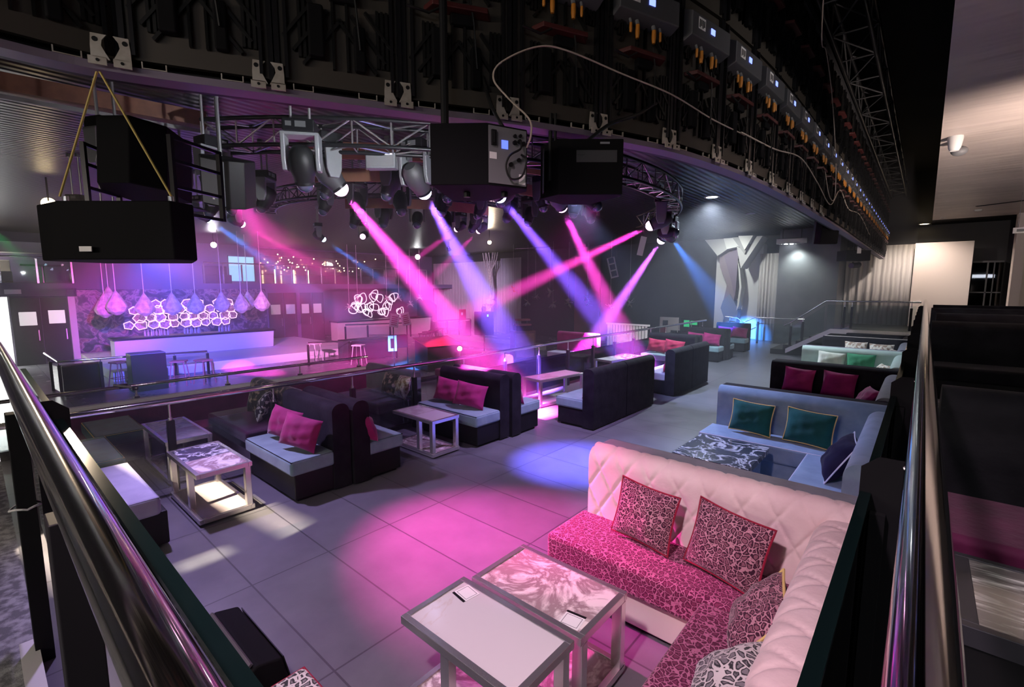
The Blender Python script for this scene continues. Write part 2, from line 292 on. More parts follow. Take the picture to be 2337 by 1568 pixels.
# far end
struct('wall_back', mb().box(-27.5, 22.5, -.7, 5, 22.7, 6.4), M['wallblack'])
struct('wall_back_white', mb().box(-7.05, 21.9, -.7, -5.2, 22.5, 4.0), M['white'])
struct('wall_back_grey', mb().box(-4.34, 20.6, 0, -2.4, 22.5, 4.35), mat('grey_wall', (.10, .105, .12), .45, col2=(.13, .135, .15), nscale=2))
struct('wall_right', mb().box(5, -6, -.7, 5.2, 22.7, 6.4), M['wallblack'])
struct('wall_front', mb().box(-27.5, -6.2, -.7, 5.2, -6, 6.4), M['wallblack'])
struct('wall_right_column', mb().box(1.9, 20.4, .8, 2.12, 20.9, 4.35).box(2.12, 20.7, .8, 5, 20.9, 4.35), M['cream'])
# left end of the hall: doors, bar recess, balcony
struct('wall_left', mb().box(-25.2, 1.0, -.7, -25, 2.55, 1.85).box(-25.2, -6, 1.85, -24.6, 2.8, 2.34).box(-25.4, -6, -.7, -25.2, -1.2, 1.85).box(-25.2, 2.8, 2.1, -24.7, 7.1, 3.25).box(-25.4, 9.9, -.7, -25, 12.9, 2.1).box(-25.3, 7.1, 2.1, -24.9, 22.5, 2.36).box(-27.4, 12.9, -.7, -27.2, 22.5, 2.1).box(-27.5, -6, -.9, -27.3, 22.5, 5.2), M['wallpurple'])
struct('wall_left_mural', mb().box(-25.3, 2.75, -.7, -25.02, 9.9, 2.15), M['mural'])
struct('trim_5', mb().box(-25.0, 2.55, -.7, -24.8, 2.75, 2.1), M['white'])
struct('floor_7', mb().box(-27.3, -6, 2.1, -25.3, 22.5, 2.36), M['ceil'])
struct('ceiling_light_cove', mb().box(-26.9, -6, 3.5, -26.0, 2.6, 3.9), M['white'])
w1 = struct('window_1', mb().box(-25.36, -1.2, -.7, -25.3, .98, 1.84), mat('daylit_door_glass', (.9, .9, .9), .3, emit=(1, 1, 1), es=1.1)); 
mb().box(-25.3, .1, -.7, -25.2, .62, 1.84).build('frame', M['grey'], w1)
lamp('AREA', (-24.9, .1, .7), 120, (1, 1, 1), (-20, .3, -.6), 1.6, sy=2.2)
# ceilings
xs = []
for i, p in enumerate(RING):
    tt = (RING[min(i + 1, len(RING) - 1)] - RING[max(i - 1, 0)]).normalized(); xs.append((p.x - tt.y * .10, p.y + tt.x * .10))
struct('ceiling', mb().prism([(-27.4, -6), (-5, -6)] + xs[:-1] + [(-1.35, 22.5), (-27.4, 22.5)], 4.36, 4.5), M['slat'])
struct('ceiling_void', mb().box(-5.2, -6, 6.2, .02, 22.5, 6.4), M['blackmatte'])
struct('ceiling_right', mb().box(.0, -6, 4.36, 5, 20.9, 4.5), M['ceilR'])
struct('wall_void', mb().box(0, -6, 4.5, .1, 22.5, 6.3), M['blackmatte'])
struct('ceiling_end', mb().box(0, 20.9, 4.36, 5, 22.5, 4.5), M['blackmatte'])
# metal edge that carries the screen wall, with its slatted underside return
def ribbon(w0, w1, z0, z1, pts=RING, name='trim_6', mt=None):
    m = mb(); P = []
    for i, p in enumerate(pts):
        a = pts[max(i - 1, 0)]; c = pts[min(i + 1, len(pts) - 1)]; t = (c - a).normalized(); nr = Vector((t.y, -t.x, 0)); P.append((p + nr * w0, p + nr * w1))
    n = len(P); vs = [(q.x, q.y, z) for z in (z0, z1) for pr in P for q in pr]
    fs = []
    for i in range(n - 1):
        a, b, c, d = 2 * i, 2 * i + 1, 2 * i + 3, 2 * i + 2; o = 2 * n
        fs += [(a, d, c, b), (a + o, b + o, c + o, d + o), (a, a + o, d + o, d), (b, c, c + o, b + o)]
    return struct(name, m.add(vs, fs), mt)
ribbon(-.06, .05, 3.20, 3.235, name='trim_6', mt=mat('edge_metal', (.22, .18, .24), .5, .4))
ribbon(-.09, -.06, 3.2, 4.36, name='trim_7', mt=M['black'])
ribbon(-.02, .06, 5.30, 5.40, name='trim_8', mt=M['darkgrey'])
struct('trim_9', mb().cyl((-7.21, 0.24, 4.24), (-6.89, 2.14, 4.24), .12, 4), M['dwood'])
struct('trim_10', mb().cyl((-7.26, 0.29, 4.12), (-6.94, 2.19, 4.12), .03, 4), M['grey'])
# art column at the far end: folded facets on a tall white pier
cl = thing('faceted_column_sculpture', 'tall twisted white and mauve faceted column flaring into triangles at the far wall', 'sculpture', (-6.2, 21.7, 0))
mv = mat('mauve_facet', (.28, .22, .26), .6); pg = mat('pale_grey_facet', (.5, .5, .48), .6); lg = mat('light_facet', (.74, .74, .7), .6); bg = mat('slate_facet', (.22, .24, .30), .6)
def facet(name, pts, d, mt):
    return mb().prism([(x + 6.2, z) for x, z in pts], -d, .05, 'y').build(name, mt, cl)
facet('shaft', [(-6.8, 3.63), (-6.05, 3.8), (-6.09, 1.56), (-6.52, 1.6), (-6.40, 2.29), (-6.72, 3.03)], .35, mv)
facet('shaft', [(-6.55, 3.5), (-5.98, 3.82), (-6.02, 1.7), (-6.2, 2.4)], .45, mat('dusk_facet', (.22, .17, .24), .6))
facet('foot', [(-6.52, 1.62), (-6.25, 1.9), (-5.88, 1.24), (-6.0, .3), (-6.3, .5), (-6.6, 1.3)], .40, bg)
facet('rib', [(-5.98, 3.3), (-5.88, 2.9), (-5.78, 2.2), (-5.85, 1.4), (-5.93, 1.2), (-5.86, 2.2)], .5, lg)
facet('flare', [(-7.3, 4.2), (-6.74, 3.5), (-6.3, 3.8), (-6.5, 4.2)], .7, pg)
facet('flare', [(-6.5, 4.2), (-6.36, 3.76), (-5.86, 3.84), (-6.1, 4.2)], .8, lg)
facet('flare', [(-6.1, 4.2), (-5.6, 3.5), (-5.35, 4.2)], 1.0, mat('mid_grey_facet', (.33, .33, .32), .6))  # mid-grey flare facet
facet('flare', [(-5.85, 4.24), (-5.58, 3.66), (-5.3, 4.22)], 1.1, lg)
facet('flare', [(-5.95, 3.86), (-5.58, 3.62), (-5.2, 4.2), (-5.0, 4.2), (-5.74, 2.95)], .9, pg)
def drape(name, label, x0, x1, z0, z1, y, amp=.05, n=90, cat='curtain', k=22):
    m = mb().grid(lambda u, v: (x0 + (x1 - x0) * u, y + amp * math.sin(u * k * math.pi) * (.6 + .4 * math.sin(u * 7)), z0 + (z1 - z0) * v), n, 2)
    o = m.build(name, M['drape'], smooth=80); sd = o.modifiers.new('thick', 'SOLIDIFY'); sd.thickness = .01
    return tag(o, label, cat)
drape('curtain', 'narrow white pleated curtain beside the faceted column at the far wall', -5.22, -4.42, -.0, 3.55, 21.55, .03, k=14)
drape('curtain', 'wide pale pleated curtain behind the upper gallery rail', -2.38, -.36, .8, 3.72, 22.38, .03, k=16)
drape('curtain', 'large violet-lit white curtain at the far left corner of the dance hall', -26.9, -20.0, -.7, 3.85, 22.3, .012, k=46)
drape('curtain', 'narrow grey side curtain hanging right of the large white curtain', -20.0, -18.3, -.7, 3.95, 21.9, .015, k=10)
pn = thing('glossy_panel', 'large glossy cream board leaning on the far wall of the gallery', 'panel', (.37, 22.0, .8))
mb().box(-.75, 0, 0, .74, .06, 2.92).build('board', mat('gloss_cream', (.72, .63, .57), .25, bump=.1, bscale=12), pn, bevel=.01)
gc = thing('glass_cabinet', 'dark glass fronted cabinet beside the glossy cream board', 'cabinet', (1.5, 22.35, .8))
mb().box(-.37, -.05, 0, .37, .14, 2.25).build('body', M['blackmatte'], gc); mb().box(-.35, -.12, .02, .35, -.1, 2.22).build('door', M['smoke'], gc)
mb().box(-.37, -.14, 2.2, .37, -.06, 2.26).box(-.37, -.14, 1.2, .37, -.08, 1.24).box(-.02, -.14, 0, .02, -.08, 2.2).box(.14, -.14, 0, .17, -.08, 2.2).build('frame', M['darkgrey'], gc)

# the air: stage haze hanging in the dance hall and the far half of the booths
hz = bpy.data.materials.new('stage_haze'); hz.use_nodes = True; hn = hz.node_tree.nodes; hn.clear(); ho = hn.new('ShaderNodeOutputMaterial'); hs = hn.new('ShaderNodeVolumeScatter')
hs.inputs['Color'].default_value = (.93, .92, 1, 1); hs.inputs['Density'].default_value = HAZE; hs.inputs['Anisotropy'].default_value = .15; hz.node_tree.links.new(hs.outputs[0], ho.inputs['Volume'])
o = mb().prism([(-24.6, -5.9), (-4.5, -5.9), (-4.3, 4.5), (-3.3, 8.0), (-.3, 10.0), (-.3, 20.5), (-24.6, 20.5)], -.65, 4.34, 'z').build('haze', hz); tag(o, 'thin stage haze filling the dance hall and lit by the beams', 'haze', kind='stuff')
# ------------------------------------------------------------------ screen wall seen from behind
def arclen(pts, step, start=0.0):
    out = []; acc = -start
    for a, b in zip(pts, pts[1:]):
        l = (b - a).length
        while acc <= l:
            if acc >= 0: out.append((a + (b - a) * (acc / l), (b - a).normalized()))
            acc += step
        acc -= l
    return out
W = .64
def led(name, label, power=True):
    t = thing(name, label, 'screen panel')
    bp = mb().box(-.31, -.03, .01, .31, 0, 1.04)
    bp.build('back_plate', M['ledback'], t)
    rb = mb()
    for sx in (-1, 1):
        for z0 in (.08, .56):
            for k in range(3):
                d = .05 + k * .055
                rb.box(sx * .03, -.055, z0 + .02, sx * (.03 + .012), -.03, z0 + .38)
                M1 = Matrix.Translation((sx * (.15), -.045, z0 + .2)) @ Matrix.Rotation(sx * R(52), 4, 'Y')
                rb.box(-.16 + k * .02, -.012, -.085 + k * .075, .16 - k * .02, .012, -.07 + k * .075, M=M1)
                rb.box(sx * .2 - .01 + k * .025, -.05, z0 + .06, sx * .2 + .004 + k * .025, -.03, z0 + .36)
    rb.build('rib_pattern', M['ledrib'], t)
    mb().box(-.16, -.09, .14, -.08, -.03, .4).box(.07, -.08, .1, .13, -.03, .33).box(-.05, -.075, .44, .09, -.03, .50).build('receiver_box', M['blackmatte'], t, bevel=.012)
    for sx in (-1, 1): mb().box(sx * .315 - .012, -.045, 0, sx * .315 + .012, .02, 1.05).box(sx * .27 - .008, -.06, 0.02, sx * .27 + .008, -.02, 1.04).build('upright', M['blackmetal'], t)
    mb().prism([(-.2, -.03), (-.16, -.12), (.16, -.12), (.2, -.03)], .5, .53).build('latch_handle', M['redbrown'], t, bevel=.006)
    if power:
        bx = mb().prism([(-.03, .70), (-.13, .74), (-.13, .90), (-.03, .95)], -.27, .27, 'x').build('power_box', M['ledbox'], t, bevel=.008)
        MX = None
        mb().box(-.19, -.1325, .80, -.10, -.130, .88).build('label_plate', M['paper'], bx)
        lm = mb()
        for i in range(4): lm.box(-.183 + i * .02, -.1335, .81 + .012 * (i % 2), -.170 + i * .02, -.1326, .865)
        lm.build('label_print', M['black'], bx)
        mb().box(-.02, -.134, .81, .035, -.130, .85).build('display', M['lcd'], bx)
        for x, h, r_ in ((-.15, .12, .010), (-.09, .15, .016), (.06, .15, .016), (.12, .12, .010)):
            c = mb().cyl((x, -.09, .71), (x, -.1, .68), r_ * .9, 8).build('connector', M['grey'], t)
            mb().lathe([(r_ * .7, -.085 if r_ > .012 else -.06), (r_, -.05), (r_ * .9, 0)], (x, -.1, .68), 10).build('plug', M['orange'], c, smooth=50)
        mb().tube([(-.09, -.1, .57), (-.10, -.11, .50), (-.18, -.12, .45), (-.30, -.12, .47)], .008, 6).tube([(.06, -.1, .57), (.08, -.1, .45), (.10, -.09, .2)], .006, 6).build('power_cable', M['sock'], t, smooth=60)
    return t
protoA = led('screen_panel', 'x'); protoB = led('screen_panel', 'x', False)
spots = arclen(RING, .66, .3)
for i, (p, t) in enumerate(spots):
    rz = math.atan2(t.y, t.x)
    la = 'black screen panel with lit power box, %s of the lower row counted from the left' % nth(i)
    lb = 'black screen panel of the upper row, %s counted from the left' % nth(i)
    for proto, z, lab, g in ((protoA, 3.27, la, 'screen panels of the lower row'), (protoB, 4.33, lb, 'screen panels of the upper row')):
        if i == 0:
            proto.location = (p.x, p.y, z); proto.rotation_euler = (0, 0, rz); proto['label'] = lab; proto['group'] = g
        else: dup(proto, (p.x, p.y, z), rz, lab, g)
# bracket plates along the metal edge
def bracket(label):
    t = thing('hanging_bracket', label, 'bracket')
    m = mb()
    for sx in (-1, 1):
        m.prism([(sx * .004, 0), (sx * .075, 0), (sx * .074, .055), (sx * .07, .11), (sx * .012, .11), (sx * .03, .085), (sx * .034, .06), (sx * .02, .03)][::sx], -.004, .004, 'y')
        m.box(min(sx * .012, sx * .08), -.035, -.035, max(sx * .012, sx * .08), -.028, .0); m.box(min(sx * .012, sx * .078), -.035, -.004, max(sx * .012, sx * .078), .0, .0)
    m.build('plate', M['zinc'], t)
    h = mb()
    for sx in (-1, 1): h.cyl((sx * .055, -.006, .085), (sx * .055, .006, .085), .011, 10).cyl((sx * .045, -.038, -.016), (sx * .045, -.03, -.016), .007, 8)
    h.build('bolt_hole', M['black'], t); return t
pb = None
bl = arclen(RING, .66, .0)
for i, (p, t) in enumerate(bl[2:18]):
    nr = Vector((t.y, -t.x, 0)); q = p + nr * .052; loc = (q.x, q.y, 3.245); rz = math.atan2(t.y, t.x)
    lab = 'zinc bracket plate on the metal edge under the screen wall, %s from the left' % nth(i)
    if pb is None:
        pb = bracket(lab); pb.location = loc; pb.rotation_euler = (0, 0, rz); pb['group'] = 'bracket plates under the screen wall'
    else: dup(pb, loc, rz, lab)
# small light clips between the plates
pc = None
for i, (p, t) in enumerate(arclen(RING, .33, .165)[3:30]):
    nr = Vector((t.y, -t.x, 0)); q = p + nr * .04; rz = math.atan2(t.y, t.x)
    lab = 'small grey metal clip on the edge strip below the screens, %s from the left' % nth(i)
    if pc is None:
        pc = mb().box(-.045, -.012, 0, .045, .0, .004).box(-.05, -.012, 0, -.045, .0, .03).box(.045, -.012, 0, .05, .0, .03).build('edge_clip', M['zinc']); tag(pc, lab, 'clip', 'metal clips on the screen wall edge'); o = pc
    else: o = pc.copy(); COL.objects.link(o); o['label'] = lab
    o.location = (q.x, q.y, 3.236); o.rotation_euler = (0, 0, rz)
# steel truss along the top of the screens
def truss(name, label, pts, s=.26, r=.022, web=.45, mt='blackmetal', wm='steel', tri=False):
    t = thing(name, label, 'truss', tuple(pts[0])); P = [Vector(p) - Vector(pts[0]) for p in pts]
    fr = []
    for i, p in enumerate(P):
        d = (P[min(i + 1, len(P) - 1)] - P[max(i - 1, 0)]).normalized(); fr.append(Vector((d.y, -d.x, 0)).normalized())
    h = s / 2; ch = []
    for a, b in ((-1, -1), (1, -1), (1, 1), (-1, 1)):
        c = [p + f * (a * h) + Vector((0, 0, b * h)) for p, f in zip(P, fr)]; ch.append(c); mb().tube(c, r, 8).build('chord', M[mt], t, smooth=60)
    m = mb(); k = max(1, int(round(web / ((P[1] - P[0]).length))))
    idx = list(range(0, len(P), k))
    for j, (a, b) in enumerate(zip(idx, idx[1:])):
        for q0, q1 in ((0, 3), (1, 2), (0, 1), (3, 2)):
            u, w_ = (q0, q1) if j % 2 else (q1, q0)
            m.cyl(ch[u][a], ch[w_][b], r * .42, 6)
        for q0, q1 in ((0, 3), (1, 2), (0, 1)):
            m.cyl(ch[q0][a], ch[q1][a], r * .42, 6)
    m.build('web', M[wm], t); return t
truss('box_truss', 'dark straight truss running along the top of the screen wall', [(-.95, 3 + i * .45, 5.55) for i in range(43)], .4, .025, .9, 'blackmetal', 'darkgrey')
# loose cables over the screens
def cable(label, pts, r, mt='cablew', n=8, group=None):
    P = spline(pts, n); o = mb().tube(P, r, 6).build('cable', M[mt], smooth=60); return tag(o, label, 'cable', group)
# ------------------------------------------------------------------ upholstery
def backrest(name, mt, a, b, front, z0, z1, t, parent, quilt=0, nl=2, r=None):
    a = Vector(a); b = Vector(b); f = Vector(front); ln = (b - a).length; r = r or t / 2; prof = []
    nq = 76 if quilt else 1
    for i in range(nq): prof.append((0, z0 + (z1 - r - z0) * i / nq, 0))
    for i in range(9): an = math.pi / 2 * i / 8; prof.append((-(r - r * math.cos(an)), z1 - r + r * math.sin(an), an))
    for i in range(9): an = math.pi / 2 + math.pi / 2 * i / 8; prof.append((-(t - r) - r * math.cos(math.pi - an) * 1 - 0 if False else -(t - r + r * math.cos(math.pi - an)), z1 - r + r * math.sin(an), an))
    prof.append((-t, z0, math.pi)); n = len(prof)
    if quilt: nl = int(ln / .0085)
    sl = [0]
    for p, q in zip(prof, prof[1:]): sl.append(sl[-1] + math.hypot(q[0] - p[0], q[1] - p[1]))
    m = mb(); vs = []
    for i in range(nl + 1):
        u = ln * i / nl; p = a + (b - a) * (i / nl)
        for (o, z, an), s_ in zip(prof, sl):
            if quilt:
                q1 = ((u + s_ * .62) / quilt) % 1; q2 = ((u - s_ * .62) / quilt) % 1
                d = min(min(q1, 1 - q1), min(q2, 1 - q2)) * quilt
                k = .016 * (1 - math.exp(-(d / .009))) if s_ < sl[-1] * .85 else .014
                o += k * math.cos(an); z += k * math.sin(an)
            vs.append((p.x + f.x * o, p.y + f.y * o, z))
    fs = [(i * n + j, (i + 1) * n + j, (i + 1) * n + j + 1, i * n + j + 1) for i in range(nl) for j in range(n - 1)]
    fs += [tuple(range(n - 1, -1, -1)), tuple(range(nl * n, nl * n + n))]
    m.add(vs, fs); o = m.build(name, mt, parent, smooth=60)
    bm_fix(o); return o
import bmesh
def bm_fix(o):
    bm = bmesh.new(); bm.from_mesh(o.data); bmesh.ops.recalc_face_normals(bm, faces=bm.faces); bm.to_mesh(o.data); bm.free()
def seatpad(name, mt, x0, y0, x1, y1, z0, z1, parent, pipe=None, bev=.035):
    # padded cushion: crowned top over a soft-edged box
    m = mb(); o = m.box(x0, y0, z0, x1, y1, z1).build(name, mt, parent, bevel=bev, seg=4)
    if pipe:
        e = .012; c = [(x0 + e, y0 + e), (x1 - e, y0 + e), (x1 - e, y1 - e), (x0 + e, y1 - e)]
        mb().tube([(x, y, z1 - .012) for x, y in c], .006, 6, True).build('piping', pipe, o)
    return o
def corner_sofa(label, yb, sm, bm, basem, xl=-1.9, front=None, ztop=.95, quilt=0, pipe=None, back2=None, xs=-.36, sdepth=.48, sidem=None, zs=.90):
    t = thing('corner_sofa', label, 'sofa', (-1.1, yb, 0)); ox, oy = 1.1, -yb
    front = front if front is not None else yb - 1.9
    X = lambda x: x + 1.1
    Y = lambda y: y - yb
    mb().box(X(xl), Y(yb - sdepth + .05), .03, X(xs + .02), Y(yb), .27).box(X(xs - .44), Y(front + .03), .03, X(xs + .02), Y(yb - .3), .27).build('base', basem, t, bevel=.012)
    s1 = seatpad('seat_cushion', sm, X(xl - .06), Y(yb - sdepth), X(xs), Y(yb + .02), .25, .45, t, pipe)
    s2 = seatpad('seat_cushion', sm, X(xs - .46), Y(front), X(xs + .02), Y(yb - sdepth - .004), .25, .45, t, pipe)
    backrest('backrest', bm, (X(xl), 0), (X(-.13), 0), (0, -1), .02, ztop, .20, t, quilt)
    mb().prism([(X(xl) - .012, .11), (X(-.12), .11), (X(-.12), .33), (X(xl) - .012, .33)], .02, ztop - .004, 'z').build('back_panel', back2 or bm, t, bevel=.035, seg=4)
    backrest('side_backrest', sidem or bm, (X(xs), Y(front)), (X(xs), .0), (-1, 0), .02, zs, .24, t, quilt, r=.11)
    return t
PCACHE = {}
def pillow_mesh(w, h, th, seed):
    k = (w, h, th, seed)
    if k in PCACHE: return PCACHE[k]
    rnd = random.Random(seed); m = mb(); N = 16; ph = [rnd.uniform(0, 6) for _ in range(6)]
    def f(sgn):
        def g(u, v):
            x = 2 * u - 1; y = 2 * v - 1
            e = max(0, (1 - abs(x) ** 2.6)) ** .55 * max(0, (1 - abs(y) ** 2.6)) ** .55
            pin = 1 - .07 * (1 - abs(x) ** 2) * abs(y) ** 2 ; pin2 = 1 - .07 * (1 - abs(y) ** 2) * abs(x) ** 2
            wr = .10 * math.sin(5 * x + 3 * y + ph[0]) * e + .07 * math.sin(9 * y - 4 * x + ph[1]) * e + .05 * math.sin(13 * x + ph[2]) * e
            return (x * w / 2 * pin2, -sgn * th / 2 * e * (1 + wr), (y * pin + 1) * h / 2)
        return g
    m.grid(f(1), N, N); n0 = len(m.f); m.grid(f(-1), N, N); m.f[n0:] = [q[::-1] for q in m.f[n0:]]
    edge = [f(1)(i / 12, 0) for i in range(12)] + [f(1)(1, i / 12) for i in range(12)] + [f(1)(1 - i / 12, 1) for i in range(12)] + [f(1)(0, 1 - i / 12) for i in range(12)]
    PCACHE[k] = (m, edge); return PCACHE[k]
PN = [0]
def pillow(label, loc, rz, mt, w=.43, h=.42, th=.16, lean=18, roll=0, pipe=None, group=None, cat='cushion', name='cushion'):
    PN[0] += 1; m, e = pillow_mesh(w, h, th, PN[0] % 5); o = m.build(name, mt, smooth=80); tag(o, label, cat, group)
    o.location = loc; o.rotation_euler = (R(-lean), R(roll), R(rz)); Er = o.rotation_euler.to_matrix()
    o.location.z += .002 - min((Er @ Vector(v)).z for v in m.v) + (.006 if pipe else 0)
    if pipe: mb().tube(e, .007, 6, True).build('piping', pipe, o)
    return o
# right-hand row of corner sofas, front to back
corner_sofa('quilted pale pink corner sofa with leopard print seats', 3.06, M['leos'], M['vpink'], M['cream'], quilt=.2, back2=M['vgrey'], front=.95, ztop=.97, xl=-1.86)
corner_sofa('blue velvet corner sofa around a dark marble table', 6.2, M['vblue'], M['vblue'], M['vblue'], front=4.2, pipe=M['piping'], back2=M['vchar'])
corner_sofa('black velvet corner sofa with magenta cushions', 8.98, M['vchar'], M['vchar'], M['black'], front=7.0, back2=M['vchar'], sidem=M['vgrey'])
corner_sofa('mint green velvet corner sofa', 11.68, M['vmint'], M['vmint'], M['black'], front=9.8, back2=M['vgrey'], sidem=M['vmint'], pipe=M['piping'])
corner_sofa('black corner sofa with floral cushions, farthest of the row', 14.4, M['vchar'], M['vchar'], M['black'], front=12.6, back2=M['cream'], sidem=M['vgrey'])
corner_sofa('dark corner sofa behind the one with floral cushions', 16.3, M['vchar'], M['vchar'], M['black'], front=15.2, xl=-1.6, ztop=.9)
pillow('magenta leopard print cushion, left of two on the pink quilted backrest', (-1.34, 2.85, .45), -4, M['leo'], .43, .39, lean=14, roll=4, pipe=M['redpipe'])
pillow('magenta leopard print cushion, right of two on the pink quilted backrest', (-.80, 2.79, .45), -14, M['leo'], .47, .41, lean=18, roll=3, pipe=M['redpipe'])
pillow('leopard cushion edged with gold braid in the corner of the pink sofa', (-.60, 2.36, .45), -76, M['leo'], .42, .38, lean=36, roll=0, pipe=M['gold'])
pillow('grey black leopard cushion on the near end of the pink sofa', (-.60, 1.83, .45), -80, M['leogrey'], .50, .36, .2, lean=50)
pillow('dark green cushion with gold edge, left on the blue sofa', (-1.46, 5.99, .45), 0, M['vgreen'], .46, .37, lean=12, roll=3, pipe=M['gold'])
pillow('dark green cushion with gold edge, right on the blue sofa', (-.86, 5.94, .45), -6, M['vgreen'], .48, .38, lean=14, roll=2, pipe=M['gold'])
pillow('navy cushion with white edging slumped in the blue sofa', (-.58, 5.12, .45), -82, M['vnavy'], .50, .44, .2, lean=30, pipe=M['piping'])
pillow('magenta cushion, left of two on the black corner sofa', (-1.47, 8.80, .45), 0, M['vmag'], .44, .42, lean=10, roll=4)
pillow('magenta cushion, right of two on the black corner sofa', (-.92, 8.78, .45), -6, M['vmag'], .46, .42, lean=10, roll=3)
pillow('magenta cushion lying near the side back of the black corner sofa', (-.60, 8.3, .45), -70, M['vmag'], .42, .36, lean=30)
pillow('pale sage cushion on the mint sofa', (-1.36, 11.46, .45), 4, M['vsage'], .48, .42, lean=14, roll=4)
pillow('emerald green cushion on the mint sofa', (-.86, 11.46, .45), -4, M['vemer'], .48, .44, lean=12)
pillow('small cream cushion in the corner of the mint sofa', (-.58, 11.1, .45), -66, M['floral'], .36, .34, lean=26)
pillow('patterned cream cushion, left on the farthest black corner sofa', (-1.18, 14.18, .45), 0, M['floral'], .46, .42, lean=10)
pillow('patterned cream cushion, right on the farthest black corner sofa', (-.68, 14.18, .45), 0, M['floral'], .48, .40, lean=10)
pillow('patterned cream cushion against the side of the farthest black corner sofa', (-.54, 13.7, .45), -70, M['floral'], .36, .36, lean=22)
# benches: origin on the floor at the middle of the rear face, front toward local -Y
def bench(label, loc, rz, w, d, sm, bm, seath=.45, backh=.95, pipe=None, cat='sofa', name='banquette', bt=.2, group=None, basem=None, notch=True):
    t = thing(name, label, cat, loc, R(rz), group); h = w / 2; bs = basem or bm
    mb().box(-h + .02, -d + .04, .03, h - .02, -bt + .06, seath - .14).build('base', bs, t, bevel=.012)
    mb().box(-h + .06, -d + .08, 0, h - .06, -.06, .04).build('plinth', M['black'], t)
    seatpad('seat_cushion', sm, -h, -d, h, -bt + .02, seath - .16, seath, t, pipe)
    if backh: backrest('backrest', bm, (-h, -bt), (h, -bt), (0, -1), .02, backh, bt, t, r=.09)
    return t
K = M['black']
bench('dark banquette with grey teal seat, beside the nearest side table', (-5.26, 2.64, 0), 0, 1.2, .66, M['vteal'], M['vchar'], pipe=M['vblack'], basem=K)
bench('dark banquette facing away, back to back with the nearest teal one', (-5.22, 2.66, 0), 180, 1.2, .66, M['vteal'], M['vchar'], pipe=M['vblack'], basem=K)
bench('dark banquette with teal seat, behind the second side table', (-5.1, 5.06, 0), 0, 1.3, .68, M['vteal'], M['vchar'], pipe=M['vblack'], basem=K)
bench('dark banquette facing away, back to back with the second teal one', (-5.06, 5.08, 0), 180, 1.3, .68, M['vteal'], M['vchar'], pipe=M['vblack'], basem=K)
bench('dark banquette turned to the glass rail, nearer module of the front pair', (-3.68, 6.66, 0), -90, 1.06, .72, M['vteal'], M['vchar'], pipe=M['vblack'])
bench('dark banquette turned to the glass rail, farther module of the front pair', (-3.68, 7.74, 0), -90, 1.06, .72, M['vteal'], M['vchar'], pipe=M['vblack'])
bench('dark banquette turned to the glass rail, nearer module of the rear pair', (-3.66, 9.66, 0), -90, .98, .72, M['vlilac'], M['vchar'])
bench('dark banquette turned to the glass rail, farther module of the rear pair', (-3.66, 10.66, 0), -90, .98, .72, M['vlilac'], M['vchar'])
bench('dark banquette with two crimson cushions behind the angled pair', (-5.0, 12.4, 0), 0, 1.25, .7, M['vteal'], M['vblack'])
bench('dark banquette facing away behind the crimson cushions', (-4.95, 12.42, 0), 180, 1.25, .6, M['vteal'], M['vblack'])
bench('small dark banquette with magenta cushions in mid hall', (-4.95, 14.9, 0), 0, 1.1, .68, M['vteal'], M['vchar'], basem=K)
bench('small dark banquette facing away near the far rail', (-4.9, 14.92, 0), 180, 1.1, .66, M['vteal'], M['vchar'], basem=K)
bench('last dark banquette with pale seat near the far rail', (-5.0, 17.75, 0), 0, 1.1, .66, M['vteal'], M['vblack'], basem=K)
bench('lilac topped bench behind the near glass rail', (-5.3, .9, 0), 0, 1.22, .54, M['vlilac'], M['vlilac'], .46, 0, M['vgrey'], 'bench', 'padded_bench', bt=0, basem=M['black'])
bench('green topped bench beyond the middle rail', (-6.68, .92, 0), 0, 1.1, .44, M['vemer'], M['vblack'], .45, 0, M['gold'], 'bench', 'padded_bench', bt=0, basem=M['dwood'])
bench('dark bench pad beyond the green topped bench', (-7.9, 1.35, 0), 0, 1.0, .5, M['vgreen'], M['vblack'], .40, 0, M['gold'], 'bench', 'padded_bench', bt=0, basem=M['black'])
bench('purple banquette with floral backrest beyond the middle rail', (-6.75, 2.85, 0), 0, 1.4, .78, M['vplum'], M['dfloral'], .45, .86, basem=M['vplum'])
bench('slate banquette with two floral cushions beyond the middle rail', (-6.75, 4.75, 0), 0, 1.3, .8, M['vgrey'], M['vgrey'], .42, .86)
bench('magenta lit banquette beyond the middle rail, in front of red crates', (-7.2, 7.4, 0), 0, 1.6, .8, M['vplum'], M['vplum'], .42, .8)
bench('rounded pink banquette beyond the middle rail', (-7.2, 11.2, 0), 0, 1.3, .7, M['vlilac'], M['vmag'], .42, .95)
def pair(txt, x1, x2, y, mt, rz=17, w=.49, h=.35, th=.19, lean=17):
    pillow('%s, left of the pair' % txt, (x1, y, .45), rz - 4, mt, w, h, th, lean, 6); pillow('%s, right of the pair' % txt, (x2, y - .05, .45), rz + 4, mt, w, h, th, lean, 8)
pair('magenta cushion on the nearest teal seat', -5.44, -4.95, 2.22, M['vmag'])
pillow('magenta cushion on the seat facing away, nearest the aisle', (-4.76, 2.94, .45), 176, M['vmag'], .4, .32)
pair('magenta cushion on the second teal seat', -5.36, -4.84, 4.64, M['vmag'])
pillow('magenta cushion on the second seat facing away', (-4.6, 5.36, .45), 176, M['vmag'], .4, .32)
pillow('purple cushion on the banquette turned to the rail', (-3.96, 6.45, .45), -90, M['vmag'], .42, .32)
pillow('crimson cushion on the rear banquette turned to the rail', (-3.95, 9.5, .45), -90, M['vred'], .42, .32)
pair('crimson cushion on the banquette behind the angled pair', -5.32, -4.82, 11.98, M['vred'])
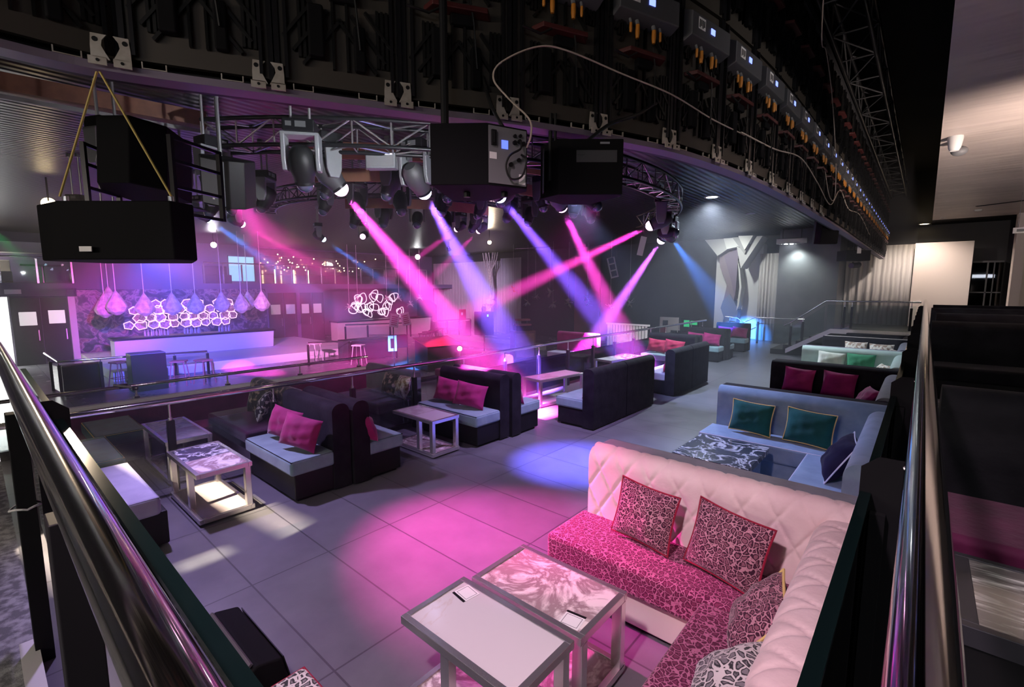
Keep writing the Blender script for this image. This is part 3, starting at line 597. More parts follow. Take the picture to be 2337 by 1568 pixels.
pair('magenta cushion on the small banquette in mid hall', -5.2, -4.70, 14.48, M['vmag'])
pair('magenta cushion on the last dark banquette', -5.2, -4.70, 17.33, M['vmag'])
pillow('dark floral cushion, left on the slate banquette', (-6.62, 4.46, .42), 0, M['dfloral'], .40, .38, .16, 18); pillow('rosy floral cushion, right on the slate banquette', (-6.26, 4.44, .42), -12, M['floral'], .38, .38, .16, 18)
pillow('black green leaf cushion on the purple banquette', (-6.9, 2.5, .45), 10, M['dfloral'], .42, .42, .18, 16); pillow('black white zebra cushion on the purple banquette', (-6.55, 2.42, .45), -30, M['zebra'], .40, .38, .16, 20)
# ------------------------------------------------------------------ tables of square chrome tube with stone tops
def table(label, loc, w, d, h, tops, rz=0, legs=None, lower=None, sq=.035, name='side_table'):
    t = thing(name, label, 'table', loc, R(rz)); a, c = w / 2, d / 2
    mb().box(-a, -c, h - .045, a, -c + sq, h).box(-a, c - sq, h - .045, a, c, h).box(-a, -c + sq, h - .045, -a + sq, c - sq, h).box(a - sq, -c + sq, h - .045, a, c - sq, h).build('top_frame', M['chrome'], t, bevel=.003)
    n = len(tops); x = -a + sq
    for mt in tops:
        x2 = x + (w - 2 * sq) / n; mb().box(x + .001, -c + sq, h - .03, x2 - .001, c - sq, h - .006).build('stone_top', mt, t); x = x2
    for lx, ly in (legs or [(-a + .03, -c + .03), (a - .03, -c + .03), (-a + .03, c - .03), (a - .03, c - .03)]):
        mb().box(lx - .03, ly - .025, .05, lx + .03, ly + .025, h - .045).build('leg', M['chrome'], t, bevel=.003)
    mb().box(-a, -c, .02, a, -c + sq, .065).box(-a, c - sq, .02, a, c, .065).box(-a, -c + sq, .02, -a + sq, c - sq, .065).box(a - sq, -c + sq, .02, a, c - sq, .065).build('base_frame', M['chrome'], t, bevel=.003)
    for sx in (-1, 1):
        for sy in (-1, 1): mb().cyl((sx * (a - .06), sy * (c - .06), 0), (sx * (a - .06), sy * (c - .06), .02), .018, 10).build('foot', M['black'], t)
    mb().box(-a + sq, -c + sq, .035, a - sq, c - sq, .055).build('lower_shelf', lower or tops[-1], t)
    return t
tA = table('chrome table with plain white marble top, nearest the camera', (-1.54, 1.56, 0), .78, .45, .5, [M['mwhite']], legs=[(-.06, -.19), (.34, .19), (-.34, .19)], lower=M['mpink'])
tB = table('chrome table with purple veined marble top by the pink sofa', (-1.51, 2.05, 0), .76, .48, .5, [M['mpink']], legs=[(.35, -.2), (-.35, .2), (.35, .2)], lower=M['mpink'])
def sticker(t, x, y, z, rz):
    s = mb().box(-.055, -.055, 0, .055, .055, .0012); m = Matrix.Translation((x, y, z)) @ Matrix.Rotation(R(rz), 4, 'Z')
    s = mb().box(-.055, -.055, 0, .055, .055, .0012, M=m).build('menu_sticker', M['paper'], t)
    mb().box(-.055, .042, .0013, .055, .058, .0016, M=m).build('sticker_band', M['black'], s)
    mb().box(-.045, -.045, .0013, .045, -.042, .0016, M=m).box(-.045, .03, .0013, .045, .033, .0016, M=m).box(-.045, -.042, .0013, -.042, .03, .0016, M=m).box(.042, -.042, .0013, .045, .03, .0016, M=m).build('sticker_border', M['grey'], s)
sticker(tA, -.27, .13, .4945, 172); sticker(tB, .27, -.15, .4945, 8)
bt = thing('low_table', 'black white marble low table in front of the blue sofa', 'table', (-1.48, 5.07, 0))
mb().box(-.37, -.42, .44, .36, .41, .5).build('top', M['mdark'], bt, bevel=.004); mb().box(-.3, -.34, .02, .3, .34, .44).build('body', M['vblue'], bt, bevel=.01)
table('chrome side table beside the nearest teal banquette', (-5.34, 1.46, 0), .96, .48, .5, [M['mdark'], M['mpink']], legs=[(.13, -.2), (.44, .2), (-.44, .2), (-.44, -.2)], lower=M['mwhite'])
table('chrome side table with two pale tops before the second teal banquette', (-5.02, 3.97, 0), .86, .46, .5, [M['mpale'], M['mwhite']], legs=[(.12, -.2), (.39, -.2), (-.38, .2), (.39, .2)], lower=M['mpink'])
table('small white topped table left of the middle rail', (-6.75, 3.45, 0), .5, .5, .48, [M['mwhite']])
table('chrome side table beyond the glass with two pale stone tops', (-6.72, 1.52, 0), 1.1, .46, .5, [M['mgrey'], M['mpale']], lower=M['mgrey'])
table('long chrome table with purple lit stone tops between banquettes', (-5.28, 7.3, 0), 1.2, .5, .52, [M['mpale'], M['mwhite']], rz=82)
table('long chrome table beside the rear pair of banquettes', (-5.45, 10.2, 0), 1.3, .5, .52, [M['mgrey'], M['mdark']], rz=84)
rt = thing('side_table', 'black sided table with streaked marble top on the upper gallery', 'table', (.58, 2.02, .8))
mb().box(-.43, -.25, .39, .43, -.22, .45).box(-.43, .22, .39, .43, .25, .45).box(-.43, -.22, .39, -.39, .22, .45).box(.39, -.22, .39, .43, .22, .45).build('top_frame', mat('dark_steel', (.05, .05, .06), .35, .5), rt, bevel=.003)
mb().box(-.39, -.22, .40, .39, .22, .445).build('stone_top', M['mstreak'], rt); mb().box(-.42, -.24, 0, .42, .24, .39).build('body', M['black'], rt, bevel=.004)
# upper gallery sofas
def gsofa(label, y, x0, x1, ztop, sm, bm, d=.7, quilt=0):
    t = thing('gallery_sofa', label, 'sofa', (x0, y, .8)); w = x1 - x0
    mb().box(.02, -d, 0, w, -.15, .26).build('base', M['black'], t, bevel=.01); seatpad('seat_cushion', sm, 0, -d - .03, w, -.16, .24, .42, t)
    backrest('backrest', bm, (-.02, -.2), (w, -.2), (0, -1), .0, ztop - .8, .22, t, quilt); return t
gsofa('black quilted sofa with purple seat, nearest on the upper gallery', 3.22, .12, 2.2, 1.72, M['vplum'], M['vblack'])
gsofa('black high backed sofa, second on the upper gallery', 8.6, .12, 2.8, 1.75, M['vblack'], M['vblack'])
gsofa('black sofa, third on the upper gallery', 11.2, .2, 2.6, 1.75, M['vblack'], M['vchar'])
gsofa('black sofa, fourth on the upper gallery', 13.6, .15, 2.4, 1.76, M['vblack'], M['vchar'])
gsofa('black sofa, last on the upper gallery', 15.9, .2, 2.3, 1.76, M['vblack'], M['vchar'])
table('metal framed table between the dark sofas on the gallery', (.95, 5.4, .8), .9, .6, .45, [M['mdark']])
# stage wedge and ottoman in the near corner
wd = thing('floor_monitor', 'black wedge loudspeaker on the floor by the near rail', 'loudspeaker', (-2.62, .7, 0))
mb().prism([(-.22, 0), (.24, 0), (.24, .10), (.19, .33), (.07, .36), (-.22, .14)], -.3, .3, 'x').build('cabinet', M['blackmatte'], wd, bevel=.012)
mb().prism([(-.2, .165), (.06, .365), (.05, .375), (-.21, .175)], -.28, .28, 'x').build('grille', mat('dusty_grille', (.09, .08, .09), .6), wd)
mb().prism([(.245, .12), (.2, .32), (.205, .32), (.25, .12)], -.28, .28, 'x').build('rear_plate', M['black'], wd); mb().cyl((.301, -.1, .06), (.306, -.1, .06), .012, 8).build('handle_screw', M['grey'], wd)
ot = thing('ottoman', 'grey leopard print ottoman at the bottom edge by the wedge speaker', 'ottoman', (-1.74, .62, 0))
mb().box(-.3, -.25, .04, .3, .25, .28).build('base', M['black'], ot, bevel=.01); seatpad('seat_cushion', M['leogrey'], -.32, -.27, .32, .27, .27, .45, ot, M['redpipe'])
# ------------------------------------------------------------------ railings
def railing(label, pts, zr, posts, ztop, zb, r=.025, gl=True, pw=.065, name='glass_railing', rzs=None, stub=True, glz=None, postm='black', mode='post', railm='rail'):
    """pts: rail centre line; posts: list of (x, y, ux, uy)"""
    t = thing(name, label, 'railing', (pts[0][0], pts[0][1], zb)); O = Vector(t.location)
    mb().tube([Vector(p) - O for p in pts], r, 14).build('handrail', M[railm], t, smooth=60)
    for x, y in posts:
        p = Vector((x, y, zb)) - O
        q = mb().box(p.x - pw / 2, p.y - pw / 2, 0, p.x + pw / 2, p.y + pw / 2, ztop - zb).build('post', M[postm], t, bevel=.004)
        if stub: mb().cyl((p.x, p.y, ztop - zb), (p.x, p.y, zr - zb - r * .6), .012, 8).cyl((p.x, p.y, ztop - zb), (p.x, p.y, ztop - zb + .03), .02, 8).build('stub', M['chrome'], q, smooth=50)
    if gl:
        g0, g1 = glz or (.08, ztop - zb - .06)
        for (x, y), (x2, y2) in zip(posts, posts[1:]):
            a = Vector((x, y, 0)) - Vector((O.x, O.y, 0)); b = Vector((x2, y2, 0)) - Vector((O.x, O.y, 0)); d = (b - a).normalized(); nrm = Vector((-d.y, d.x, 0)) * .005
            a = a + d * (pw / 2 + .01); b = b - d * (pw / 2 + .01)
            vs = [(v.x, v.y, z) for z in (g0, g1) for v in (a - nrm, b - nrm, b + nrm, a + nrm)]
            mb().add(vs, [(3, 2, 1, 0), (4, 5, 6, 7), (0, 1, 5, 4), (1, 2, 6, 5), (2, 3, 7, 6), (3, 0, 4, 7)]).build('glass_panel', M['glass'], t)
    return t
py = [1.3 + 1.06 * k for k in range(16)]
railing('polished handrail on black posts with glass, dividing the middle of the booths', [(-5.98, -2.5, 1.0)] + [(-5.94 + .06 * math.sin(min(1, max(0, (y - .2) / 9)) * math.pi), y, 1.0) for y in [.2 + .6 * k for k in range(30)]], 1.0, [(-5.92, .24)] + [(-5.92, y) for y in py], .8, 0, .03)
railing('outer handrail at the edge above the dance floor', [(-8.55, y, .78) for y in (-2.5, 0, 1.5, 3.2, 5.3)], .78, [(-8.55, y) for y in (-1.0, .3, 1.5, 2.7, 3.9, 5.1)], .62, 0, .025, postm='blackmetal')
mb_ = thing('rail_clamp_bar', 'short chrome lever clamped across the outer handrail', 'clamp', (-8.5, 1.35, .78)); mb().cyl((0, -.1, .05), (.2, .12, .0), .018, 10).build('lever', M['chrome'], mb_); mb().cb((0, 0, .02), (.07, .1, .07)).cb((.17, .1, 0), (.06, .07, .06)).build('clamp', M['blackmetal'], mb_, bevel=.01)
railing('far metal handrail with dark posts at the end of the booth floor', [(-6.1, 20.3, 1.0), (-5.6, 20.3, .95), (-5.4, 20.3, .78), (-5.0, 20.3, 1.0), (-3.3, 20.3, 1.0)], 1.0, [(-5.9, 20.3), (-4.85, 20.3), (-3.35, 20.3)], .85, 0, .022, railm='steel')
# stair and gallery end rail
sr = thing('stair_railing', 'sloping steel handrail with glass along the steps up to the gallery', 'railing', (-3.25, 17.5, 0))
mb().tube([(-.15, 0, .95), (0, 0, 1.03), (.96, 0, 1.77), (3.2, 0, 1.77)], .024, 12).build('handrail', M['steel'], sr, smooth=50)
for x, z0, z1 in ((.05, .0, .93), (.38, .25, 1.1), (1.45, .95, 1.6), (1.63, .95, 1.6), (3.0, .95, 1.6)):
    p = mb().box(x - .03, -.03, z0, x + .03, .03, z1).build('post', M['black'], sr, bevel=.004); mb().cyl((x, 0, z1), (x, 0, z1 + .14), .01, 8).build('stub', M['chrome'], p)
for x0, x1, a0, a1, b0, b1 in ((.1, .95, .15, .8, .95, 1.62), (1.0, 3.1, .86, .86, 1.66, 1.66)):
    mb().prism([(x0, a0), (x1, a1), (x1, b1), (x0, b0)], -.005, .005, 'y').build('glass_panel', M['glass'], sr)
# near right handrail beside the camera
def plate_rail(name, label, axis, ctr, a0, a1, zr, zp, lo, hi, stops, zb, gpos, gz0, gz1, gext):
    """axis 'y': rail runs along Y at x=ctr; plates span lo..hi across it, stop at each position"""
    f = (lambda u, v, z: (v, u, z)) if axis == 'y' else (lambda u, v, z: (u, v, z))
    t = thing(name, label, 'railing', f(a0, ctr, 0)); O = Vector(t.location)
    mb().tube([Vector(f(u, ctr, zr)) - O for u in [a0 + (a1 - a0) * i / 20 for i in range(21)]], .031, 28).build('handrail', M['rail'], t, smooth=60)
    for u in stops:
        m = mb(); s_ = 1 if axis == 'y' else -1
        ch = (hi - lo) * .42
        # chamfer on the side away from the rail
        far = lo if abs(lo - ctr) > abs(hi - ctr) else hi; near = hi if far == lo else lo; sg = 1 if near > far else -1
        prof = [(far, zb), (near, zb), (near, zp), (far + sg * ch, zp), (far, zp - ch * .9)]
        vs = [Vector(f(u + e, v, z)) - O for e in (-.004, .004) for v, z in prof]; n = 5
        m.add(vs, [tuple(range(n - 1, -1, -1)), tuple(range(n, 2 * n))] + [(i, (i + 1) % n, n + (i + 1) % n, n + i) for i in range(n)])
        vs2 = [Vector(f(u + e, v, z)) - O for z in (zb, zp - .16) for e, v in ((-.03, far + sg * .03), (.03, far + sg * .03), (.03, near - sg * .03), (-.03, near - sg * .03))]
        m.add(vs2, [(3, 2, 1, 0), (4, 5, 6, 7), (0, 1, 5, 4), (1, 2, 6, 5), (2, 3, 7, 6), (3, 0, 4, 7)])
        p = m.build('post', M['blackmatte'], t); bm_fix(p)
        mb().tube([Vector(f(u, near, zp - .02)) - O, Vector(f(u, (near + ctr) / 2, zp - .01)) - O, Vector(f(u, ctr, zr - .02)) - O], .009, 8).build('bracket_arm', M['chrome'], p, smooth=60)
    ss = [gext[0]] + list(stops) + [gext[1]]
    for u0, u1 in zip(ss, ss[1:]):
        if abs(u1 - u0) < .2: continue
        e = .006 if u1 > u0 else -.006
        vs = [Vector(f(u, v, z)) - O for z in (gz0, gz1) for u, v in ((u0 + e, gpos - .006), (u1 - e, gpos - .006), (u1 - e, gpos + .006), (u0 + e, gpos + .006))]
        g = mb().add(vs, [(3, 2, 1, 0), (4, 5, 6, 7), (0, 1, 5, 4), (1, 2, 6, 5), (2, 3, 7, 6), (3, 0, 4, 7)]).build('glass_panel', M['glass'], t); bm_fix(g)
        vs = [Vector(f(u, v, z)) - O for z in (gz1 - .0, gz1 + .012) for u, v in ((u0 + e, gpos - .013), (u1 - e, gpos - .013), (u1 - e, gpos + .013), (u0 + e, gpos + .013))]
        c = mb().add(vs, [(3, 2, 1, 0), (4, 5, 6, 7), (0, 1, 5, 4), (1, 2, 6, 5), (2, 3, 7, 6), (3, 0, 4, 7)]).build('edge_cap', M['glassedge'], g); bm_fix(c)
    return t
plate_rail('near_handrail', 'thick polished handrail running from the camera along the gallery edge', 'y', .028, .1, 17.4, 1.83, 1.72, -.1, -.005, [1.66 + 1.6 * k for k in range(10)], .5, -.085, .7, 1.6, (.2, 17.2))
plate_rail('near_handrail', 'thick polished handrail crossing the lower left corner', 'x', .094, .2, -4.5, 1.83, 1.75, .125, .235, [-2.6], 0, .2, .6, 1.66, (-.1, -4.4))
for i, (x, z1) in enumerate(((-3.8, 1.5), (-1.62, 1.62))):
    p = thing('square_post', ['black post with a cable tie standing under the left handrail', 'black post right under the near left handrail'][i], 'post', (x, .12, 0)); mb().box(-.05, -.04, 0, .05, .04, z1).box(-.06, .0, .05, -.05, .02, z1).build('shaft', M['black'], p, bevel=.004)
    if i == 0: mb().tube([(.07 * math.cos(a * .4), .07 * math.sin(a * .4), .95 + .01 * math.sin(a)) for a in range(16)], .006, 6, True).build('cable_tie', M['paper'], p)
# ------------------------------------------------------------------ rigging above the dance floor
TC = Vector((-9.6, 7.2, 0))
def arc(r, a0, a1, z, n): return [(TC.x + r * math.cos(R(a0 + (a1 - a0) * i / n)), TC.y + r * math.sin(R(a0 + (a1 - a0) * i / n)), z) for i in range(n + 1)]
truss('ring_truss', 'dark curved lighting truss with bright diagonal bars over the dance floor edge', arc(6.1, -58, 52, 3.92, 56), .29, .025, .42, 'blackmetal', 'chrome')
truss('inner_truss', 'short dark truss deep inside the ring of lights', arc(3.0, -120, 30, 3.95, 24), .25, .022, .4, 'blackmetal', 'darkgrey')
for i, (r_, a0, a1, z0, z1) in enumerate(((5.1, -55, 12, 3.92, 4.14), (4.0, -58, 8, 3.86, 4.06), (2.7, -62, 0, 3.66, 3.84))):
    pts = [Vector(p) for p in arc(r_, a0, a1, 0, 30)]; m = mb(); vs = []
    for p in pts:
        d = (p - TC).normalized(); vs += [p + Vector((0, 0, z0)), p + Vector((0, 0, z1)), p - d * .03 + Vector((0, 0, z1)), p - d * .03 + Vector((0, 0, z0))]
    m.add(vs, [(k * 4 + j, (k + 1) * 4 + j, (k + 1) * 4 + (j + 1) % 4, k * 4 + (j + 1) % 4) for k in range(30) for j in range(4)])
    o = tag(m.build('curved_board', M['brown']), ['outermost curved brown board inside the lighting ring', 'middle curved brown board inside the lighting ring', 'innermost curved brown board inside the lighting ring'][i], 'baffle', 'curved brown ceiling boards'); bm_fix(o)
    hm = mb()
    for p in pts[2::8]: hm.cyl(p + Vector((0, 0, z1 - .01)), p + Vector((0, 0, 4.36)), .006, 6)
    hm.build('hanger_wire', M['steel'], o)
M['headgrey'] = mat('head_casing', (.20, .21, .225), .35, .2)
def lensmat(name, c, e, es): return mat(name, c, .2, emit=e, es=es)
LM = {'pink': lensmat('lens_pink', (1, .6, .8), (1, .45, .8), 14), 'blue': lensmat('lens_blue', (.7, .7, 1), (.6, .6, 1), 14), 'sky': lensmat('lens_sky', (.7, .9, 1), (.45, .75, 1), 14), 'off': mat('lens_off', (.05, .06, .1), .08, coat=1), 'purp': lensmat('lens_violet', (1, .8, 1), (1, .6, 1), 14)}
def mover(label, lens, target, s=1.0, kind='off', up=.45, casing='headgrey', clamp=.25, beam=None, en=0, ang=11, rad=.045, blend=.8):
    """moving head hung under a bar: base box, two-armed yoke, tilting head; lens centre and aim given"""
    L0 = Vector(lens); d = (Vector(target) - L0).normalized(); piv = L0 - d * .17 * s
    az = math.atan2(d.y, d.x) - math.pi / 2
    t = thing('moving_head_light', label, 'stage light', tuple(piv), az, 'moving head lights')
    h = .27 * s
    mb().cb((0, 0, h + .05 * s), (.27 * s, .22 * s, .11 * s)).build('base', M['blackmetal'], t, bevel=.012 * s)
    for q_ in ((-.08, -.112, .05, .04), (.02, -.112, .09, .05), (-.08, .112, .05, .04)): mb().cb((q_[0] * s, q_[1] * s, h + .055 * s), (q_[2] * s, .006, q_[3] * s)).build('control_panel', M['alu'], t)
    rr = (Vector((piv.x, piv.y, 0)) - TC).length if -56 < math.degrees(math.atan2(piv.y - TC.y, piv.x - TC.x)) < 50 else 0; clamp = (3.80 if 5.7 < rr < 6.35 else 4.36) - (piv.z + h + .10 * s) - .02
    for sx in (-1, 1): mb().cyl((sx * .08 * s, 0, h + .10 * s), (sx * .08 * s, 0, h + .1 * s + clamp), .014, 8).cb((sx * .08 * s, 0, h + .1 * s + clamp), (.035, .07, .06)).build('clamp', M['alu'], t)
    for sx in (-1, 1):
        mb().prism([(-.085 * s, h), (.085 * s, h), (.075 * s, .02 * s), (.045 * s, -.06 * s), (-.045 * s, -.06 * s), (-.075 * s, .02 * s)], sx * .125 * s, sx * .165 * s, 'x').build('yoke_arm', M[casing], t, bevel=.01 * s)
    mb().cb((0, 0, h - .015 * s), (.33 * s, .17 * s, .03 * s)).build('yoke_bridge', M[casing], t, bevel=.01 * s)
    el = math.asin(d.z); Mx = Matrix.Rotation(-(math.pi / 2 - el), 4, 'X')   # local +Z -> aim direction
    prof = [(.001, -.16), (.06, -.16), (.10, -.12), (.115, -.05), (.115, .04), (.095, .10), (.085, .165), (.078, .17)]
    hd = mb().lathe([(a * s, b * s) for a, b in prof], n=18, M=Mx).build('head', M['black' if kind == 'off' else 'darkgrey'], t, smooth=40)
    mb().lathe([(.001, .166 * s), (.078 * s, .166 * s), (.076 * s, .19 * s), (.065 * s, .215 * s), (.045 * s, .235 * s), (.02 * s, .246 * s), (.001, .25 * s)], n=18, M=Mx).build('lens', LM[kind], hd, smooth=40)
    mb().lathe([(.088 * s, .14 * s), (.09 * s, .170 * s), (.076 * s, .170 * s)], n=18, M=Mx, cap=False).build('lens_ring', M['blackmetal'], hd, smooth=40)
    if beam: lamp('SPOT', tuple(L0 + d * .16), en, beam, tuple(L0 + d), rad, ang, blend)
    return t
mover('unlit moving head with a glossy black lens, leftmost on the curved truss', (-5.12, 2.50, 3.30), (-6.3, 3.4, .2), 1.15, 'off')
mover('moving head throwing the broad magenta beam, second on the curved truss', (-5.51, 3.13, 3.40), (-5.24, 5.27, 1.06), 1.2, 'pink', beam=PINK, en=230000, ang=14)
mover('moving head with a violet blue beam, left of the hanging loudspeaker with display', (-4.91, 3.94, 3.40), (-5.73, 6.25, 1.46), 1.2, 'blue', beam=VIO, en=210000, ang=14)
mover('moving head with a violet beam, hanging below the loudspeaker with display', (-4.38, 4.79, 3.40), (-4.56, 7.94, 1.49), 1.1, 'blue', beam=VIO, en=190000, ang=10)
mover('moving head with a magenta beam under the right hanging loudspeaker', (-4.24, 6.02, 3.40), (-4.94, 8.96, 1.60), 1.1, 'pink', beam=PINK, en=180000, ang=9)
mover('unlit moving head hanging below the right hanging loudspeaker', (-3.80, 6.3, 3.40), (-2.0, 7.5, 1.0), 1.1, 'off', casing='cream')
mover('moving head with a pink beam thrown sideways from the far truss end', (-4.01, 8.61, 3.35), (-6.72, 7.47, 2.01), 1.2, 'pink', beam=(1, .05, .5), en=260000, ang=8)
mover('moving head with a purple beam at the far truss end', (-4.80, 10.91, 3.30), (-6.26, 11.11, 1.39), 1.25, 'purp', beam=PURP, en=260000, ang=11)
mover('moving head with a blue beam aimed right at the far truss end', (-4.49, 10.77, 3.30), (-5.30, 18.6, .9), 1.1, 'sky', beam=SKY, en=60000, ang=11)
mover('unlit moving head pointing right at the far truss end', (-4.1, 10.0, 3.35), (-2.5, 10.4, 3.2), 1.1, 'off')
mover('small blue beam moving head, leftmost in the ring', (-10.55, 3.2, 3.50), (-11.37, 4.86, 2.55), .9, 'sky', beam=SKY, en=42000, ang=12)
mover('small magenta beam moving head beside the leftmost blue one', (-10.82, 3.89, 3.50), (-11.38, 6.16, 2.48), .9, 'pink', beam=(1, .03, .4), en=42000, ang=11)
mover('small blue beam moving head low in the cluster of lights', (-12.57, 6.57, 3.50), (-12.09, 8.19, 2.33), .9, 'sky', beam=SKY, en=42000, ang=10)
mover('small moving head with a pink dot lens inside the ring', (-11.15, 6.91, 3.50), (-9.51, 5.16, 2.71), .9, 'pink')
mover('small pink beam moving head to the right of the cluster', (-8.11, 7.43, 3.50), (-10.21, 7.19, 2.53), .8, 'pink', beam=(1, .04, .5), en=42000, ang=9)
mover('small pink beam moving head beside the warm ceiling spot', (-7.98, 8.0, 3.50), (-9.37, 7.93, 2.59), .8, 'pink', beam=(1, .04, .5), en=42000, ang=9)
rnd = random.Random(4); CN = 0
for r_, a0, a1, z, k, cas in ((4.55, -52, 16, 3.55, 6, 'darkgrey'), (3.4, -62, 8, 3.5, 6, 'darkgrey'), (2.0, -70, 6, 3.45, 4, 'darkgrey'), (5.6, -78, -62, 3.4, 2, 'darkgrey'), (4.5, -82, -66, 3.4, 2, 'headgrey')):
    for p in arc(r_, a0, a1, z, k):
        d = (rnd.uniform(-1, 1), rnd.uniform(-1, .3), -1.4 - rnd.random())
        mover('unlit moving head deep in the ring of lights, %s of the dark cluster' % nth(CN), p, (p[0] + d[0], p[1] + d[1], p[2] + d[2]), rnd.uniform(.95, 1.15), 'off', casing=cas, clamp=.3); CN += 1
# rectangular strobe on the truss, and round spots around the ring
sb = thing('strobe_light', 'rectangular grey strobe hung on the curved truss between two moving heads', 'stage light', (-5.07, 3.44, 3.62), R(-52 + 90))
mb().cb((0, 0, .08), (.36, .14, .18)).build('body', M['headgrey'], sb, bevel=.012); mb().cb((0, -.073, .07), (.31, .006, .12)).build('lamp_window', M['grey'], sb); mb().cb((0, -.074, .15), (.30, .006, .02)).build('top_strip', M['white'], sb)
for sx in (-1, 1): mb().cb((sx * .19, 0, .1), (.012, .05, .22)).build('bracket_arm', M['alu'], sb)
def lspeaker(label, loc, rz, poly, h, tilt=0, mt='blackmatte', front=None, name='loudspeaker'):
    t = thing(name, label, 'loudspeaker', loc, R(rz)); Mt = Matrix.Rotation(R(tilt), 4, 'X')
    mb().prism(poly, 0, h, 'z', M=Mt).build('cabinet', M[mt], t, bevel=.008); t['_'] = 0
    del t['_']; return t, Mt
# big left cluster on yellow straps: wide lower box and tall upright box behind it
t, Mt = lspeaker('wide black hanging loudspeaker with angled sides, held by yellow straps', (-3.03, .515, 2.335), 41, [(-.285, 0), (.275, 0), (.31, .12), (.10, .40), (-.40, .40), (-.50, .12)], .285)
mb().cb((-.14, -.024, .05), (.06, .004, .025)).build('maker_plate', M['paper'], t)
mb().cb((0, .2, .287), (.5, .3, .004)).build('top_lid', M['black'], t)
for sx in (-1, 1): mb().cyl((sx * .26, .03, .28), (sx * .26, .03, .31), .012, 8).build('ring_eye', M['alu'], t)
t, Mt = lspeaker('tall dark upright loudspeaker above the strapped one', (-3.85, .66, 2.84), 40.5, [(-.10, 0), (.10, 0), (.22, .16), (.18, .46), (-.20, .46), (-.20, .14)], .42, -6)
fr = thing('speaker_frame', 'open black metal hanging frame beside the tall upright loudspeaker', 'frame', (-3.62, .92, 2.66), R(30))
m = mb()
for y in (0, .38):
    m.box(-.015, y - .012, 0, .015, y + .012, .48)
for z in (0, .16, .32, .46): m.box(-.01, 0, z, .01, .38, z + .02)
m.build('bars', M['blackmetal'], fr)
fr2 = thing('speaker_frame', 'open black metal frame left of the tall upright loudspeaker', 'frame', (-3.95, .55, 2.66), R(50)); m = mb()
for y in (0, .3): m.box(-.012, y - .012, 0, .012, y + .012, .42)
for z in (0, .14, .28, .40): m.box(-.01, 0, z, .01, .3, z + .02)
m.build('bars', M['blackmetal'], fr2)
for k, x in enumerate(((-3.235, .345, 2.64), (-2.81, .70, 2.64))):
    o = mb().tube([(-3.0, .50, 3.215), x], .0055, 6).build('strap', M['strap']); tag(o, ['left yellow strap from the edge bracket to the wide loudspeaker', 'right yellow strap from the edge bracket to the wide loudspeaker'][k], 'strap', 'yellow hanging straps')
# small monitor with grey grille hanging from the truss start
t = thing('hanging_monitor', 'black loudspeaker with grey grille hanging at the left end of the curved truss', 'loudspeaker', (-5.42, 1.72, 3.0), R(34)); Mt = Matrix.Rotation(R(12), 4, 'Y') @ Matrix.Rotation(R(14), 4, 'X')
mb().prism([(-.13, 0), (.16, 0), (.24, .12), (.20, .34), (-.16, .34), (-.24, .1)], 0, .46, 'z', M=Mt).build('cabinet', M['black'], t, bevel=.01)
mb().box(-.125, -.012, .02, .115, -.002, .44, M=Mt).build('grille', mat('grey_grille', (.13, .14, .15), .6), t); mb().box(-.015, -.016, .07, .005, -.012, .085, M=Mt).build('badge', M['paper'], t)
mb().cyl((-.03, .15, .44), (-.03, .15, 1.36), .018, 8).build('hanger', M['alu'], t)
# loudspeaker with control panel and blue display, and the one right of it
t = thing('hanging_loudspeaker', 'black hanging loudspeaker with grey back panel and small blue display', 'loudspeaker', (-1.94, 1.98, 2.755), R(41))
mb().prism([(-.28, -.09), (.03, -.10), (.25, .02), (.25, .10), (.02, .40), (-.22, .40)], 0, .325, 'z').build('cabinet', M['blackmatte'], t, bevel=.006)
a = Vector((.03, -.10, 0)); bq = Vector((.25, .02, 0)); u = (bq - a).normalized(); nn = Vector((u.y, -u.x, 0)); Mp = Matrix(((u.x, 0, nn.x, a.x), (u.y, 0, nn.y, a.y), (0, 1, 0, 0), (0, 0, 0, 1)))
pn = mb().box(.008, .012, .001, .242, .313, .006, M=Mp).build('back_panel', M['grey'], t)
mb().box(.085, .20, .0065, .125, .245, .009, M=Mp).build('display', M['lcd2'], pn); mb().box(.02, .21, .0065, .05, .29, .02, M=Mp).box(.03, .22, .02, .04, .28, .024, M=Mp).build('handle', M['black'], pn, bevel=.004)
for q_ in ((.012, .14, .055, .175), (.195, .02, .235, .075)): mb().box(q_[0], q_[1], .0065, q_[2], q_[3], .008, M=Mp).build('label_plate', M['paper'], pn)
for i, (x, y, r_) in enumerate(((.165, .24, .012), (.195, .25, .012), (.22, .24, .012), (.165, .275, .009), (.2, .28, .009), (.14, .12, .012), (.19, .15, .01))): mb().cyl(Mp @ Vector((x, y, .006)), Mp @ Vector((x, y, .02)), r_, 10).build('knob', M['black'], pn)
mb().tube([Mp @ Vector(p) for p in spline([(.2, .25, .02), (.18, .2, .05), (.12, .16, .04), (.1, .1, .03), (.13, .04, .03), (.2, .06, .03), (.23, .15, .03), (.2, .18, .02)], 6)], .006, 6).build('power_cable', M['sock'], pn, smooth=60)
mb().cyl((-.21, .0, .32), (-.21, .0, 1.9), .022, 10).build('pole', M['black'], t); 
for x in (-.1, .12): mb().cyl((x, .1, -.03), (x, .1, .0), .02, 8).build('foot', M['black'], t)
t = thing('hanging_loudspeaker', 'black hanging loudspeaker with recessed slot and short nameplate, right of the one with a display', 'loudspeaker', (-1.72, 2.68, 2.79), R(41))
mb().prism([(-.16, -.02), (.25, -.02), (.25, .06), (.10, .36), (-.10, .36), (-.27, .14)], 0, .345, 'z').build('cabinet', M['blackmatte'], t, bevel=.006)
